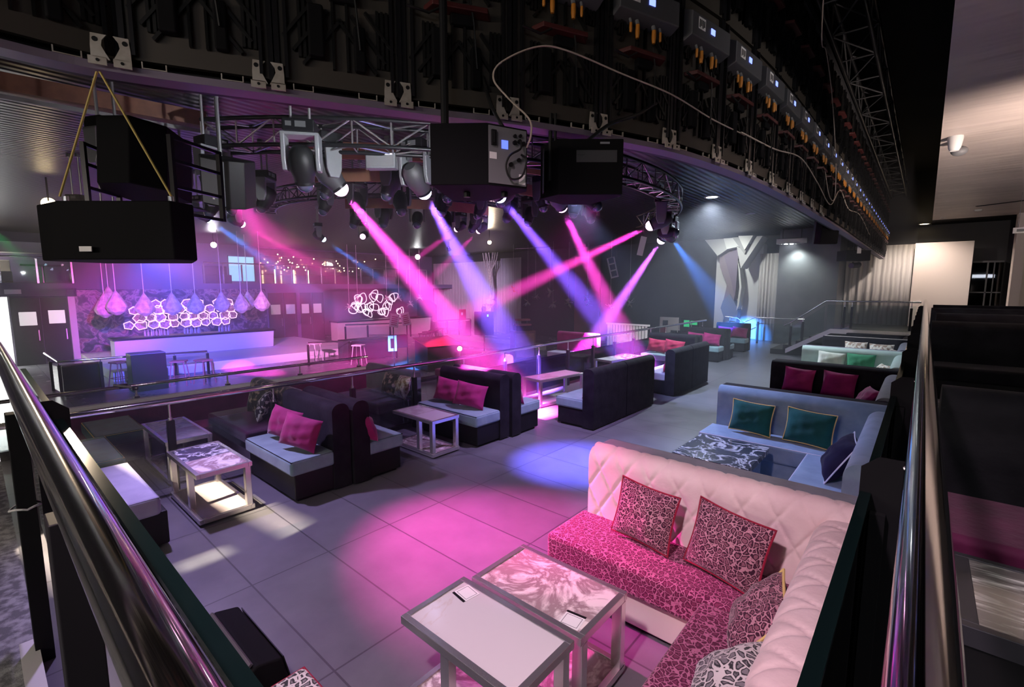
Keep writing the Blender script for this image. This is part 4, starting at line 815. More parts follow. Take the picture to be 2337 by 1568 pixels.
mb().box(-.05, -.024, .20, .21, -.019, .275).build('recess', M['darkgrey'], t, bevel=.002); mb().box(-.045, -.028, .245, .0, -.024, .262).build('recess_edge', M['darkgrey'], t); mb().box(.10, -.025, .312, .16, -.021, .324).build('nameplate', M['alu'], t)
mb().box(-.255, .03, .03, -.25, .12, .3).build('side_vent', M['blackmetal'], t)
mb().cyl((-.21, .05, .1), (-.21, .05, .52), .014, 8).cyl((-.18, .05, .1), (-.18, .05, .52), .010, 8).build('hanger', M['black'], t)
t = thing('hanging_loudspeaker', 'small black loudspeaker hanging under the right straight part of the screen wall', 'loudspeaker', (-1.40, 10.28, 2.97), R(30))
mb().prism([(-.14, -.05), (.12, -.05), (.19, .06), (.12, .3), (-.14, .3), (-.2, .06)], 0, .44, 'z', M=Matrix.Rotation(R(8), 4, 'X')).build('cabinet', M['blackmatte'], t, bevel=.008); mb().cyl((0, .1, .4), (0, .1, .6), .02, 8).build('hanger', M['black'], t)
t = thing('projector_box', 'black projector hanging at the far end of the screen wall with papers taped on', 'projector', (-1.45, 15.5, 2.74), R(38))
mb().cb((-.0, .1, .28), (.62, .4, .27)).build('body', M['black'], t, bevel=.01); mb().cyl((-.1, .0, .02), (.22, .2, .05), .07, 14).build('lens_tube', M['blackmetal'], t, smooth=40); mb().cb((.0, -.11, .46), (.10, .008, .26)).build('paper_note', M['paper'], t); mb().cyl((0, .1, .12), (0, .1, .0), .02).cyl((0, .1, .4), (0, .1, .6), .02).build('hanger', M['black'], t)
# loose cables
cable('pale cable looping from the screen wall down to the loudspeaker with display', [(-1.30, 4.6, 3.52), (-1.38, 4.0, 3.52), (-1.46, 3.4, 3.55), (-1.60, 2.95, 3.58), (-1.72, 2.5, 3.60), (-1.80, 2.3, 3.58), (-1.90, 2.1, 3.46), (-1.92, 2.05, 3.36), (-1.86, 2.1, 3.26), (-1.76, 2.17, 3.14), (-1.745, 2.17, 3.05), (-1.76, 2.15, 2.98)], .0055)
cable('pale cable draped along the near panels of the screen wall', [(-1.30, 4.5, 3.52), (-1.24, 5.4, 3.56), (-1.19, 6.4, 3.66), (-1.17, 7.4, 3.55), (-1.17, 8.6, 3.42), (-1.16, 9.4, 3.75), (-1.16, 10.6, 3.6), (-1.16, 12.5, 3.7), (-1.16, 15, 3.5)], .007)
cable('thin pale cable hanging in a long loop from the top truss', [(-.9, 5.2, 5.7), (-.95, 5.6, 5.1), (-1.0, 6.0, 4.7), (-1.08, 6.8, 4.9), (-1.1, 7.6, 4.6), (-1.14, 8.6, 4.0), (-1.15, 8.8, 3.55), (-1.15, 8.3, 3.5), (-1.16, 7.8, 3.8)], .006)
cable('thick black cable from the screen wall to the right hanging loudspeaker', [(-1.55, 3.35, 3.5), (-1.58, 3.1, 3.36), (-1.66, 2.9, 3.27), (-1.74, 2.74, 3.14)], .012, 'sock')
cable('twin black cables feeding the loudspeaker with display', [(-2.1, 2.15, 3.45), (-2.0, 2.12, 3.25), (-1.9, 2.12, 3.1), (-1.8, 2.12, 2.98)], .011, 'sock')
# ceiling fittings
def downlight(label, loc, r=.06, mt='bulbw', down=True):
    t = thing('downlight', label, 'ceiling light', loc); mb().lathe([(r * .98, -.012), (r * 1.35, -.012), (r * 1.35, 0), (r * .98, 0)], n=18, cap=False).build('trim_ring', M['white'], t, smooth=40)
    mb().lathe([(.001, -.010), (r, -.010), (r, -.002), (.001, -.002)], n=18).build('bulb', M[mt], t); return t
downlight('very bright white round ceiling light in the slatted ceiling', (-4.06, 12.03, 4.36), .13)
downlight('unlit pale ceiling disc beyond the bright round light', (-4.08, 15.47, 4.36), .1, 'white')
downlight('warm ceiling light above the glossy cream board', (-.2, 21.9, 4.36), .12, 'bulby')
downlight('small round ceiling fitting near the warm light at the far end', (.24, 20.4, 4.36), .05, 'grey')
def parspot(label, loc, tgt, r=.11, mt='bulby', stand=False):
    t = thing('flood_light', label, 'stage light', loc); d = (Vector(tgt) - Vector(loc)).normalized(); Mx = d.to_track_quat('Z', 'Y').to_matrix().to_4x4()
    mb().lathe([(.02, -.22), (r * .8, -.18), (r, 0), (r * .9, 0)], n=16, M=Mx, cap=False).build('housing', M['blackmetal'], t, smooth=40); mb().lathe([(.001, -.02), (r * .92, -.02), (.001, -.0)], n=16, M=Mx, cap=False).build('bulb', M[mt], t)
    (mb().cyl((0, 0, -.03), (0, 0, -loc[2] + .02), .012, 8).cyl((0, 0, -loc[2] + .02), (0, 0, -loc[2]), .14, 12).build('stand', M['black'], t) if stand else mb().cyl((0, 0, .05), (0, 0, 4.36 - loc[2]), .015, 8).build('hanger', M['black'], t)); return t
parspot('warm glaring flood light left of the strapped loudspeakers', (-13.35, 1.25, 3.85), (0, 0, 2.2), .13)
parspot('bright white spot above the second bar', (-21.97, 17.08, 3.9), (0, 0, 2.2), .15, 'bulbw')
parspot('warm spot beside the pair of small pink beams', (-12.8, 13.4, 3.9), (0, 0, 2.2), .08)
parspot('warm lamp under the balcony above the first bar', (-22.0, 6.8, 3.9), (0, 0, 2.2), .12)
cv = thing('dome_camera', 'white ceiling camera with round dome on the cream ceiling', 'camera', (.16, 9.6, 4.36)); mb().lathe([(.05, 0), (.09, 0), (.09, -.04), (.07, -.16), (.05, -.2)][::-1], n=16).build('mount', M['white'], cv, smooth=40); mb().ball((.06, .25, -.16), .1, 14, 8, .7).cyl((0, 0, -.1), (.06, .25, -.13), .015).build('dome', M['grey'], cv, smooth=60)
vt = thing('ceiling_slot', 'long dark slot diffuser in the cream ceiling', 'vent', (1.4, 17.8, 4.352), R(-28)); mb().cb((0, 0, 0), (1.2, .1, .012)).build('slot', M['black'], vt)
sd_ = thing('smoke_detector', 'small pale detector on the cream ceiling near the slot', 'detector', (.95, 18.9, 4.36)); mb().lathe([(.001, -.05), (.07, -.04), (.09, 0)], n=14).build('body', M['white'], sd_, smooth=40)
es = thing('hanging_sign', 'small white hanging sign at the right edge of the picture', 'sign', (1.6, 16.0, 3.42), 0); mb().cb((0, 0, .07), (.36, .03, .13)).build('board', M['paper'], es, bevel=.004); mb().cb((-.02, -.017, .07), (.2, .003, .06)).build('lettering', M['grey'], es); mb().cyl((.1, 0, .13), (.1, 0, .93), .005, 6).cyl((-.1, 0, .13), (-.1, 0, .93), .005, 6).build('wire', M['steel'], es)
fx = thing('stage_blinder', 'oblong white lit stage lamp hung before the grey wall', 'stage light', (-3.9, 20.4, 3.9), R(8)); mb().cb((0, 0, 0), (1.0, .16, .2)).build('body', M['alu'], fx, bevel=.02)
for k in range(5): mb().cyl((-.36 + k * .18, -.02, -.10), (-.36 + k * .18, -.02, -.12), .06, 12).build('lamp_cell', M['bulbw'] if k in (1, 2) else M['white'], fx)
mb().cyl((-.3, 0, .1), (-.3, 0, .45), .015).cyl((.3, 0, .1), (.3, 0, .45), .015).build('hanger', M['black'], fx)
# wash heads added out of view behind the loudspeakers, their lenses left dark
mover('added moving head tucked behind the small hanging loudspeaker with grey grille', (-6.06, 1.99, 3.37), (-2.55, 2.8, .1), 1.0, 'off', beam=(1, .07, .5), en=6800, ang=34, rad=.04, blend=1)
mover('added moving head behind the hanging loudspeaker with blue display', (-3.68, 3.95, 3.56), (-3.2, 4.85, 0), 1.0, 'off', beam=(.14, .13, 1), en=7000, ang=30, blend=1, rad=.04)
mover('added moving head behind the tall upright loudspeaker', (-6.02, 1.08, 3.28), (-4.3, 1.9, 0), 1.0, 'off', beam=(.62, .45, 1), en=620, ang=84, rad=.08, blend=1)
mover('added moving head behind the hanging loudspeaker with the short nameplate, nearest to it', (-3.22, 4.91, 3.67), (-4.6, 6.0, 0), 1.0, 'off', beam=(.62, .42, 1), en=800, ang=80, rad=.08, blend=1)
mover('added moving head below the nameplate loudspeaker, second behind it', (-4.44, 6.40, 3.75), (-1.6, 5.4, 0), 1.0, 'off', beam=(.42, .5, 1), en=1100, ang=50, rad=.06, blend=1)
mover('added moving head at the right rear of the nameplate loudspeaker', (-3.71, 6.36, 3.68), (-7.2, 7.2, 0), 1.0, 'off', beam=(1, .06, .6), en=700, ang=70, rad=.06, blend=1)
mover('added moving head below the nameplate loudspeaker, third behind it', (-4.67, 6.86, 3.78), (-2.9, 9.6, 0), 1.0, 'off', beam=(.42, .5, 1), en=1500, ang=30, rad=.06, blend=1)
mover('added moving head behind the right half of the strapped loudspeaker', (-8.79, 1.82, 2.94), (-21.5, 5.8, 0), .9, 'off', beam=(.13, .10, 1), en=19000, ang=38, rad=.06, blend=1)
mover('added moving head behind the middle of the strapped loudspeaker', (-9.85, 1.59, 3.13), (-25, 3.7, 1.0), .9, 'off', beam=(1, .06, .6), en=7000, ang=22, rad=.06, blend=1)
mover('added moving head between the two black hanging loudspeakers, behind them', (-5.17, 5.76, 3.75), (-22.5, 22, 1.8), .9, 'off', beam=(.55, .35, 1), en=30000, ang=36, rad=.06, blend=1)
mover('added moving head behind the left half of the strapped loudspeaker', (-10.80, 1.47, 3.34), (-23, 15.5, 0), .9, 'off', beam=(1, .25, .75), en=15000, ang=42, rad=.06, blend=1)

# added lamp, out of view, its slotted mask shaped to cut the warm floor strips
gl = thing('added_slotted_lamp', 'added warm lamp with a slotted mask high behind the left handrail', 'stage light', (-4.6, -3.0, 3.6)); dv = (Vector((-5.1, 1.1, 0)) - Vector((-4.6, -3.0, 3.6))).normalized(); ux = dv.cross(Vector((0, 0, 1))).normalized(); vy = ux.cross(dv)
Mg = Matrix(((ux.x, vy.x, dv.x, 0), (ux.y, vy.y, dv.y, 0), (ux.z, vy.z, dv.z, 0), (0, 0, 0, 1)))
m = mb()
for x0, x1, y0, y1 in ((-.16, .16, -.16, -.045), (-.16, -.07, -.045, -.030), (.035, .16, -.045, -.030), (-.16, .16, -.030, -.014), (-.16, -.055, -.014, .002), (-.03, -.018, -.014, .002), (.022, .05, -.014, .002), (.062, .16, -.014, .002), (-.16, .16, .002, .018), (-.16, -.09, .018, .028), (.09, .16, .018, .028), (-.16, .16, .028, .16)): m.box(x0, y0, .36, x1, y1, .362, M=Mg)
m.build('mask', M['blackmatte'], gl); mb().lathe([(.06, -.2), (.1, -.05), (.15, .36), (.16, .36), (.11, -.06), (.07, -.22)], n=16, M=Mg, cap=False).build('housing', M['black'], gl); mb().cyl((0, 0, .1), (0, 0, .76), .015).build('hanger', M['black'], gl)

parspot('added violet flood light aimed at the large white curtain', (-17.5, 15.5, 4.0), (-23.2, 22.3, 1.4), .1, 'white')  # fixture added for the curtain spot

parspot('dark ceiling fitting high at the upper left, under the brown ceiling edge', (-8.79, 0.72, 4.44), (-9, 3, 0), .14, 'black')  # two dark ceiling mounts, built from the flood light housing
parspot('dark ceiling fitting left of the curved truss, under the brown ceiling edge', (-7.50, 1.82, 4.30), (-9, 5, 0), .11, 'black')
mover('small moving head with a green beam at the far left edge', (-14.2, .35, 3.55), (-12.8, 1.0, 2.3), .9, 'off', beam=(.05, 1, .2), en=2600, ang=14)
# ------------------------------------------------------------------ dance hall
def bar(name, label, x, y0, y1, zb, zt, fm, lean=.12):
    t = thing(name, label, 'bar', (x, y0, zb)); h = zt - zb; w = y1 - y0
    mb().prism([(lean * -1.0, 0), (0, h - .07), (-.8, h - .07), (-.8, 0)], .0, w, 'y').build('counter_front', fm, t, bevel=.01)
    mb().box(-.85, -.06, h - .07, .06, w + .06, h).build('counter_top', M['blackmetal'], t, bevel=.006); return t
M['barfront'] = mat('translucent_white_front', (.78, .76, .78), .4); M['barcream'] = mat('cream_stone_front', (.72, .70, .64), .5, col2=(.66, .64, .58), nscale=3)
bar('bar_counter', 'long pale bar counter lit blue under the honeycomb sculpture', -21.5, 3.3, 8.75, -.4, .36, M['barfront'])
bar('bar_counter', 'second pale bar counter under the white loop sculpture', -23.5, 12.9, 19.2, -.7, .36, M['barcream'])
# honeycomb light sculpture on the bar back wall
hc = thing('honeycomb_sculpture', 'cluster of glowing pink white honeycomb rings above the first bar', 'light sculpture', (-24.6, 4.3, .4)); rnd = random.Random(7)
M['cell'] = mat('lit_cell_tube', (1, .8, .95), .4, emit=(1, .55, .95), es=1.6); M['cellin'] = mat('crinkled_cell', (.75, .5, .75), .3, col2=(.25, .12, .28), nscale=14)
rows = [(0, 10, .18, .22), (.32, 12, .0, .5), (.2, 11, .3, .82), (.9, 8, 0, 1.08)]
for r_, (off, cnt, _, z) in enumerate(rows):
    for k in range(cnt):
        y = off + k * .40 + rnd.uniform(-.05, .05); rr = rnd.uniform(.19, .24)
        if r_ == 3 and k in (2, 5): continue
        if y > 4.0: continue
        sd = rnd.choice((5, 6, 6, 6)); ph = rnd.random(); pts = [(rnd.uniform(-.02, .02), y + rr * math.cos(ph + i * 2 * math.pi / sd) * rnd.uniform(.92, 1.05), z + rr * .9 * math.sin(ph + i * 2 * math.pi / sd) * rnd.uniform(.92, 1.05)) for i in range(sd)]
        c = mb().tube(pts, .022, 6, True).build('cell', M['cell'], hc)
        mb().add([(p[0] - .12, p[1], p[2]) for p in pts] + [(-.25, y, z)], [(i, (i + 1) % sd, sd) for i in range(sd)]).build('crinkled_bowl', M['cellin'], c)
lp = thing('loop_sculpture', 'white wire loop sculpture above the second bar', 'light sculpture', (-24.6, 14.3, .3)); M['loop'] = mat('lit_white_tube', (1, .95, 1), .4, emit=(1, .85, 1), es=1.0)
for k in range(26):
    y = .1 + (k * .37) % 3.5 + rnd.uniform(-.1, .1); z = .35 + (k % 3) * .42 + rnd.uniform(-.1, .1) + (.35 if k % 7 == 0 else 0); a = rnd.uniform(.16, .30); b = rnd.uniform(.2, .34); ph = rnd.random() * 3
    mb().tube([(.08 * math.sin(2 * t_ + ph) - .05 * (k % 3), y + a * math.cos(t_) * math.cos(ph) - b * math.sin(t_) * math.sin(ph), z + a * math.cos(t_) * math.sin(ph) + b * math.sin(t_) * math.cos(ph)) for t_ in [i * math.pi / 9 for i in range(18)]], .024, 6, True).build('loop', M['loop'], lp, smooth=60)
# woven pendant shades over the bar
M['woven'] = mat('woven_shade', (.78, .70, .62), .5, col2=(.5, .42, .38), nscale=9, bump=.8, bscale=14)
pp = None; rnd = random.Random(3); PD = (1, 1.05, .97, 1, .98, 1.02, 1, 1, 1.05, .97)
for i, (y, z) in enumerate(((2.99, 1.42), (3.12, 1.68), (3.30, 1.5), (4.06, 1.42), (4.87, 1.43), (5.59, 1.42), (6.47, 1.46), (7.16, 1.4), (7.42, 1.5), (7.94, 1.46))):
    lab = 'woven cone pendant shade over the first bar, %s from the left' % nth(i)
    if pp is None:
        pp = thing('pendant_lamp', lab, 'pendant lamp', (-20.5, y, z), 0, 'woven pendant lamps')
        N = 14; prof = [(.02, .56), (.08, .46), (.17, .30), (.27, .12), (.30, .03), (.22, -.12), (.05, -.24)]
        vs = [(r_ * (1 + .06 * math.sin(3 * t_ + j)) * math.cos(t_ * 2 * math.pi / N), r_ * (1 + .06 * math.cos(5 * t_ + j)) * math.sin(t_ * 2 * math.pi / N), z_) for j, (r_, z_) in enumerate(prof) for t_ in range(N)]
        mb().add(vs, [(j * N + t_, j * N + (t_ + 1) % N, (j + 1) * N + (t_ + 1) % N, (j + 1) * N + t_) for j in range(6) for t_ in range(N)]).build('shade', M['woven'], pp)
        cr = mb().cyl((0, 0, 0), (0, 0, 1), .012, 6).build('cord', M['paper'], pp); cr.location.z = .55; cr.scale.z = 4.36 - z - .55
    else:
        r_ = dup(pp, (-20.5 * PD[i], y * PD[i], 2.2 + (z - 2.2) * PD[i]), rnd.uniform(0, 3), lab)
        for ch in r_.children:
            if ch.name.startswith('cord'): ch.scale.z = 4.36 - r_.location.z - .55
# bar shelf bits
bo = None
for i in range(22):
    lab = 'small glass bottle standing on the first bar counter'
    y = 4.3 + i * .085 + (.5 if i > 8 else 0) + (.6 if i > 15 else 0)
    if bo is None:
        bo = mb().lathe([(.001, 0), (.035, 0), (.035, .14), (.012, .19), (.012, .25), (.001, .25)], n=10).build('bottle', mat('pale_glass_bottle', (.6, .5, .6), .15), smooth=40); tag(bo, lab, 'bottle', 'bottles on the first bar'); o = bo
    else: o = bo.copy(); COL.objects.link(o)
    o.location = (-22.05 + .08 * (i % 3), y, .36)
# doors
def hdoor(n_, x, y0, y1, z0, z1, wins, bright):
    t = tag(mb().box(x - .04, y0, z0, x, y1, z1).build('door_%d' % n_, M['wallblack'], bevel=.006), kind='structure')
    for a, b_, c, d in wins: mb().box(x - .001, a, c, x + .012, b_, d).build('pane', mat('lit_pane', (.7, .7, .7), .2, emit=(.9, .95, .9), es=bright), t)
    mb().box(x + .002, y1 - .12, z0 + .9, x + .05, y1 - .09, z0 + 1.3).build('handle', M['chrome'], t); return t
hdoor(1, -24.96, 1.02, 1.78, -.7, 1.8, [(1.20, 1.66, .78, 1.28)], .7); hdoor(2, -24.96, 1.80, 2.54, -.7, 1.8, [(1.98, 2.44, .82, 1.32)], .7)
hdoor(3, -24.96, 9.98, 10.7, -.7, 1.9, [(10.08, 10.55, .8, 1.3)], .12); hdoor(4, -24.96, 10.74, 11.4, -.7, 1.9, [(10.84, 11.3, .8, 1.3)], .12)
hdoor(5, -24.96, 11.6, 12.2, -.7, 1.9, [(11.66, 12.05, .8, 1.3)], .12); hdoor(6, -24.96, 12.24, 12.9, -.7, 1.9, [(12.3, 12.75, .8, 1.3)], .12)
sg = thing('exit_plate', 'pale plate on the violet fascia above the left double doors', 'sign', (-24.6, .9, 1.95)); mb().box(0, 0, 0, .02, .42, .16).build('plate', M['paper'], sg)
# balcony: rails, shelves, string lights
def wallrail(label, x, y0, y1, z, h, step, gl=True, pm='steel'):
    n = max(1, round((y1 - y0) / step)); return railing(label, [(x, y0, z + h), (x, y1, z + h)], z + h, [(x, y0 + (y1 - y0) * i / n) for i in range(n + 1)], z + h - .05, z, .03, gl, .06, rzs=None, stub=False, postm=pm)
wallrail('steel glass balcony rail at the upper left above the dark double doors', -24.75, -2.0, 2.75, 2.34, .95, .95)
wallrail('long balcony rail with pink lit posts over the second bar', -24.85, 7.2, 20, 2.36, .95, .8)
for i, (a, b_, z0, z1, mt) in enumerate(((-1.6, 1.2, 2.4, 2.95, 'cream'), (7.4, 8.6, 2.4, 2.9, 'blackmetal'))):
    t = thing('balcony_sofa', ['pale upholstered bench behind the upper left balcony rail', 'dark bench behind the balcony rail near the bright window'][i], 'bench', (-25.9, (a + b_) / 2, 2.36)); w_ = (b_ - a) / 2; mb().box(-.3, -w_, 0, .3, w_, .42).build('seat', M[mt], t, bevel=.02); mb().box(-.42, -w_, .0, -.3, w_, .85).build('backrest', M[mt], t, bevel=.02)
tl = thing('balcony_table', 'small dark balcony table with warm reflections at the upper left', 'table', (-25.4, 2.0, 2.36)); mb().box(-.3, -.6, .62, .3, .6, .68).build('top', M['blackmetal'], tl); mb().cyl((0, 0, 0), (0, 0, .62), .05).build('leg', M['steel'], tl)
wv_ = struct('window_2', mb().box(-26.9, 8.9, 2.5, -26.85, 10.1, 3.75), mat('cyan_lit_window', (.6, .8, .9), .3, emit=(.35, .8, 1), es=1.0)); mb().box(-26.85, 8.86, 2.46, -26.8, 8.9, 3.8).box(-26.85, 10.1, 2.46, -26.8, 10.14, 3.8).build('frame', M['steel'], wv_)
bb = None; rnd = random.Random(11); M['fairy'] = mat('string_bulb', (1, .8, .5), .4, emit=(1, .72, .38), es=9)
for i in range(34):
    y = 10.6 + rnd.random() * 6.2; z = 3.05 + rnd.random() * .85; o = bb.copy() if bb else None
    if o is None: bb = mb().ball((0, 0, 0), .032, 8, 5).build('string_bulb', M['fairy']); o = bb; tag(o, 'tiny warm hanging bulb behind the balcony rail over the second bar', 'bulb', 'tiny bulbs over the balcony')
    else: COL.objects.link(o)
    o.location = (-26.2 + rnd.uniform(-.4, .6), y, z)
for i, y in enumerate((10.9, 11.9, 12.7)):
    o = mb().cyl((0, 0, 0), (0, 0, .72), .03, 8).build('light_tube', M['fairy']); o.location = (-26.2, y, 2.4); tag(o, 'upright warm light tube behind the balcony rail, %s from the left' % nth(i), 'light', 'warm light tubes on the balcony')
bs = thing('shelf_backdrop', 'mirror shelf wall with hanging glasses behind the balcony rail', 'shelf', (-27.0, 14, 2.36)); mb().box(-.05, -3.6, 0, .0, 5.2, 1.9).build('mirror', mat('smoky_mirror', (.3, .2, .25), .12, .8, col2=(.5, .4, .42), nscale=3), bs)
for z in (.5, 1.0, 1.5): mb().box(0, -3.5, z, .22, 5.0, z + .03).build('shelf', M['dwood'], bs)
# pendants over bar two and wire star flowers near the stage
M['wire'] = mat('silver_wire', (.85, .82, .8), .35); fp = None; rnd = random.Random(5)
def starflower(label, loc, s=1, drop=2.2, gold=False):
    t = thing('hanging_star', label, 'pendant', loc, 0, 'hanging wire stars'); m = mb(); q = random.Random(int(loc[0] * 100))
    for k in range(9):
        a = q.random() * 6.28; e = q.uniform(-1, 1); l = q.uniform(.2, .34) * s; p = Vector((math.cos(a) * math.cos(e), math.sin(a) * math.cos(e), math.sin(e))) * l; w_ = p.cross(Vector((0, 0, 1))).normalized() * .07 * s
        m.add([(0, 0, 0), p * .5 + w_, p, p * .5 - w_], [(0, 1, 2, 3)])
        m.cyl((0, 0, 0), p, .008, 5)
    m.build('petals', M['gold'] if gold else M['wire'], t); mb().cyl((0, 0, .0), (0, 0, drop), .008, 5).build('cord', M['paper'], t); return t
for i, (x, z, s) in enumerate(((-17.27, 2.05, .9), (-16.25, 1.4, 1), (-15.72, 1.65, .8), (-14.77, 1.9, 1.1), (-14.56, 1.35, .9), (-13.6, 1.42, 1.25), (-12.5, 1.65, 1.0), (-12.45, 1.35, .8), (-11.21, 1.25, .8), (-10.22, 1.45, 1.0))):
    q_ = .93 + .04 * (i % 4); starflower('wire star ornament hanging before the black back wall, %s from the left' % nth(i), (x * q_, 20.0 * q_, 2.2 + (z - 2.2) * q_), s, 4.36 - (2.2 + (z - 2.2) * q_), i == 0)
for i, (y, z) in enumerate(((13.0, 1.2), (13.5, 1.55), (15.3, 1.6), (16.1, 1.6), (16.9, 1.25), (17.6, 1.6))): starflower('wire star ornament over the second bar, %s from the left' % nth(i), (-22.5, y, z), .9, 4.36 - z)
for i, (a, b_) in enumerate((((-17.18, 20, 4.28), (-14.6, 20, 4.25)),)):
    o = mb().cyl(a, b_, .025, 8).build('rig_bar', M['steel']); tag(o, 'thin pale bar above the hanging wire stars', 'bar')
vn = thing('vine_sculpture', 'white tangled branch ornament hanging before the violet curtain', 'ornament', (-20.4, 21.4, 0)); rnd = random.Random(2)
for k in range(7):
    x0 = -.7 + k * .22; mb().tube(spline([(x0, rnd.uniform(-.1, .1), 4.3), (x0 * .7 + .02, 0, 3.7), (.0 + .08 * (k % 3 - 1), 0, 2.9), (.02 + .12 * (k % 2), 0, 2.2), (.1 * (k % 3 - 1), 0, 1.5)], 5), .035, 6).build('branch', M['woven'], vn, smooth=60)
mb().ball((0, 0, 1.25), .32, 8, 5, .8).add([(-.2, 0, 1.1), (.2, 0, 1.1), (0, -.1, .55), (0, .12, 1.2)], [(0, 1, 2), (1, 3, 2), (3, 0, 2)]).build('bouquet', M['woven'], vn)
tag(mb().box(-14.8, 22.36, -.3, -13.2, 22.46, 3.85).build('wall_panel', mat('rose_wall_panel', (.32, .12, .12), .7)), 'rose coloured panel on the black back wall behind the hanging stars', 'panel')
# bar stools
def stool(label, loc, rz, mt='wood', h=.74):
    t = thing('bar_stool', label, 'stool', loc, R(rz), 'bar stools'); mb().box(-.2, -.17, h - .05, .2, .17, h).build('seat', M[mt], t, bevel=.015)
    for sx in (-1, 1):
        for sy in (-1, 1): mb().cyl((sx * .15, sy * .12, h - .05), (sx * .22, sy * .19, 0), .016, 8).build('leg', M[mt], t)
    m = mb()
    for sy in (-1, 1): m.cyl((-.19, sy * .165, .25), (.19, sy * .165, .25), .011, 6)
    for sx in (-1, 1): m.cyl((sx * .19, -.165, .25), (sx * .19, .165, .25), .011, 6)
    m.build('footrest', M[mt], t); return t
s0 = stool('rosewood bar stool left of the black box in the fenced platform', (-17.6, 2.75, -.7), 20, 'dwood')
M['rosew'] = mat('rose_wood', (.38, .13, .12), .5)
for ch in s0.children: ch.data.materials[0] = M['rosew']
dup(s0, (-16.5, 3.95, -.7), R(60), 'rosewood bar stool right of the black box, nearer the box'); dup(s0, (-16.2, 4.5, -.7), R(20), 'rosewood bar stool right of the black box, nearer the rail corner')
s1 = stool('white bar stool beside the dark fence, nearer of two', (-17.7, 8.7, -.7), 10, 'white', .75); dup(s1, (-15.9, 9.5, -.7), R(30), 'white bar stool beside the dark fence, farther of two')
s2 = stool('dark high stool before the second bar, nearest of the row', (-15.5, 12.3, -.7), 15, 'black', 1.0)
for i in range(3): dup(s2, (-16.0 - .35 * i, 12.9 + .6 * i, -.7), R(15 + 20 * i), 'dark high stool before the second bar, %s of the row behind the nearest' % nth(i))
railing('steel rail with glass and dark posts around the platform before the first bar', [(-19.2, 1.35, .28), (-17.3, 1.45, .22), (-17.2, 3.2, .2), (-17.0, 4.85, .18)], .2, [(-18.3, 1.38), (-17.3, 1.46), (-17.25, 2.3), (-17.1, 4.0), (-17.0, 4.85)], .12, -.7, .03, pw=.07)
railing('dark rail with posts around the sunken dance floor, left of the poster stand', [(-17.0, 8.1, .15), (-16.6, 9.5, .14), (-16.2, 11.4, .13)], .15, [(-17.0, 8.1), (-16.6, 9.6), (-16.2, 11.4)], .08, -.7, .03)
railing('upper rail on dark posts in front of the second bar', [(-20.5, 11.6, .42), (-19.5, 14.6, .40)], .4, [(-20.5, 11.6), (-20.2, 12.6), (-19.8, 13.6), (-19.5, 14.6)], .35, -.3, .03)
railing('low rail with dark posts below the white curtain', [(-20, 16.5, .36), (-20, 19.3, .34)], .35, [(-20, 16.6), (-20, 17.5), (-20, 18.4), (-20, 19.3)], .3, -.7, .03)
bx = thing('dark_box', 'tall matte black box standing inside the fenced platform', 'box', (-16.55, 3.2, -.7)); mb().box(-.3, -.40, 0, .3, .40, 1.04).build('body', M['black'], bx, bevel=.01); mb().box(-.3, -.40, 1.04, .3, .40, 1.055).build('lid', M['grey'], bx)
cb_ = thing('low_cabinet', 'low dark cabinet behind the left glass of the fenced platform', 'cabinet', (-18.0, 1.95, -.7)); mb().box(-.2, -.4, 0, .2, .45, .72).build('body', M['black'], cb_, bevel=.01)
cb2 = thing('low_cabinet', 'dark low cabinet behind the fence right of the white stools', 'cabinet', (-17.2, 10.6, -.7)); mb().box(-.4, -1.0, 0, .4, 1.0, .8).build('body', M['darkgrey'], cb2, bevel=.02)
# loudspeaker on a stand, amp stack, monitor box, poster stands, sign
sp = thing('stand_loudspeaker', 'dark loudspeaker on a pole with small green light before the violet curtain', 'loudspeaker', (-14.0, 14.3, -.7), R(-15))
mb().box(-.28, -.32, .88, .28, .32, 1.86).build('cabinet', M['vnavy'], sp, bevel=.01); mb().box(.281, -.02, 1.66, .286, .05, 1.76).build('indicator', mat('green_light', (.2, .6, .3), .3, emit=(.3, 1, .5), es=1.2), sp); mb().cyl((0, 0, 0), (0, 0, .9), .03).build('pole', M['blackmetal'], sp); mb().cyl((0, 0, 0), (0, 0, .03), .3, 16).build('base', M['black'], sp)
jar = thing('lantern', 'small dark lantern on top of the stand loudspeaker', 'lantern', (-14.05, 14.35, 1.16)); mb().lathe([(.1, 0), (.11, .15), (.07, .22)], n=10).build('body', M['blackmetal'], jar); mb().tube([(0, -.08, .2), (0, -.06, .3), (0, .06, .3), (0, .08, .2)], .01, 6).build('handle', M['steel'], jar)
am = thing('amplifier_stack', 'brown cloth fronted amplifier stack on the right of the white curtain', 'amplifier', (-12.2, 14.7, -.7), R(-30)); mb().box(-.3, -.45, 0, .3, .45, 1.15).build('cabinet', M['dwood'], am, bevel=.02); mb().box(.3, -.38, .1, .31, .38, 1.05).build('grille', M['brown'], am); mb().box(-.2, -.35, 1.15, .2, .35, 1.35).build('head', M['black'], am, bevel=.01); mb().box(-.15, -.32, 1.35, .2, .3, 1.42).box(-.1, -.3, 1.55, .2, .25, 1.62).build('tray', M['rosew'], am); mb().cyl((-.1, -.25, 1.35), (-.1, -.25, 1.62), .01).cyl((-.1, .22, 1.35), (-.1, .22, 1.62), .01).build('support', M['steel'], am)
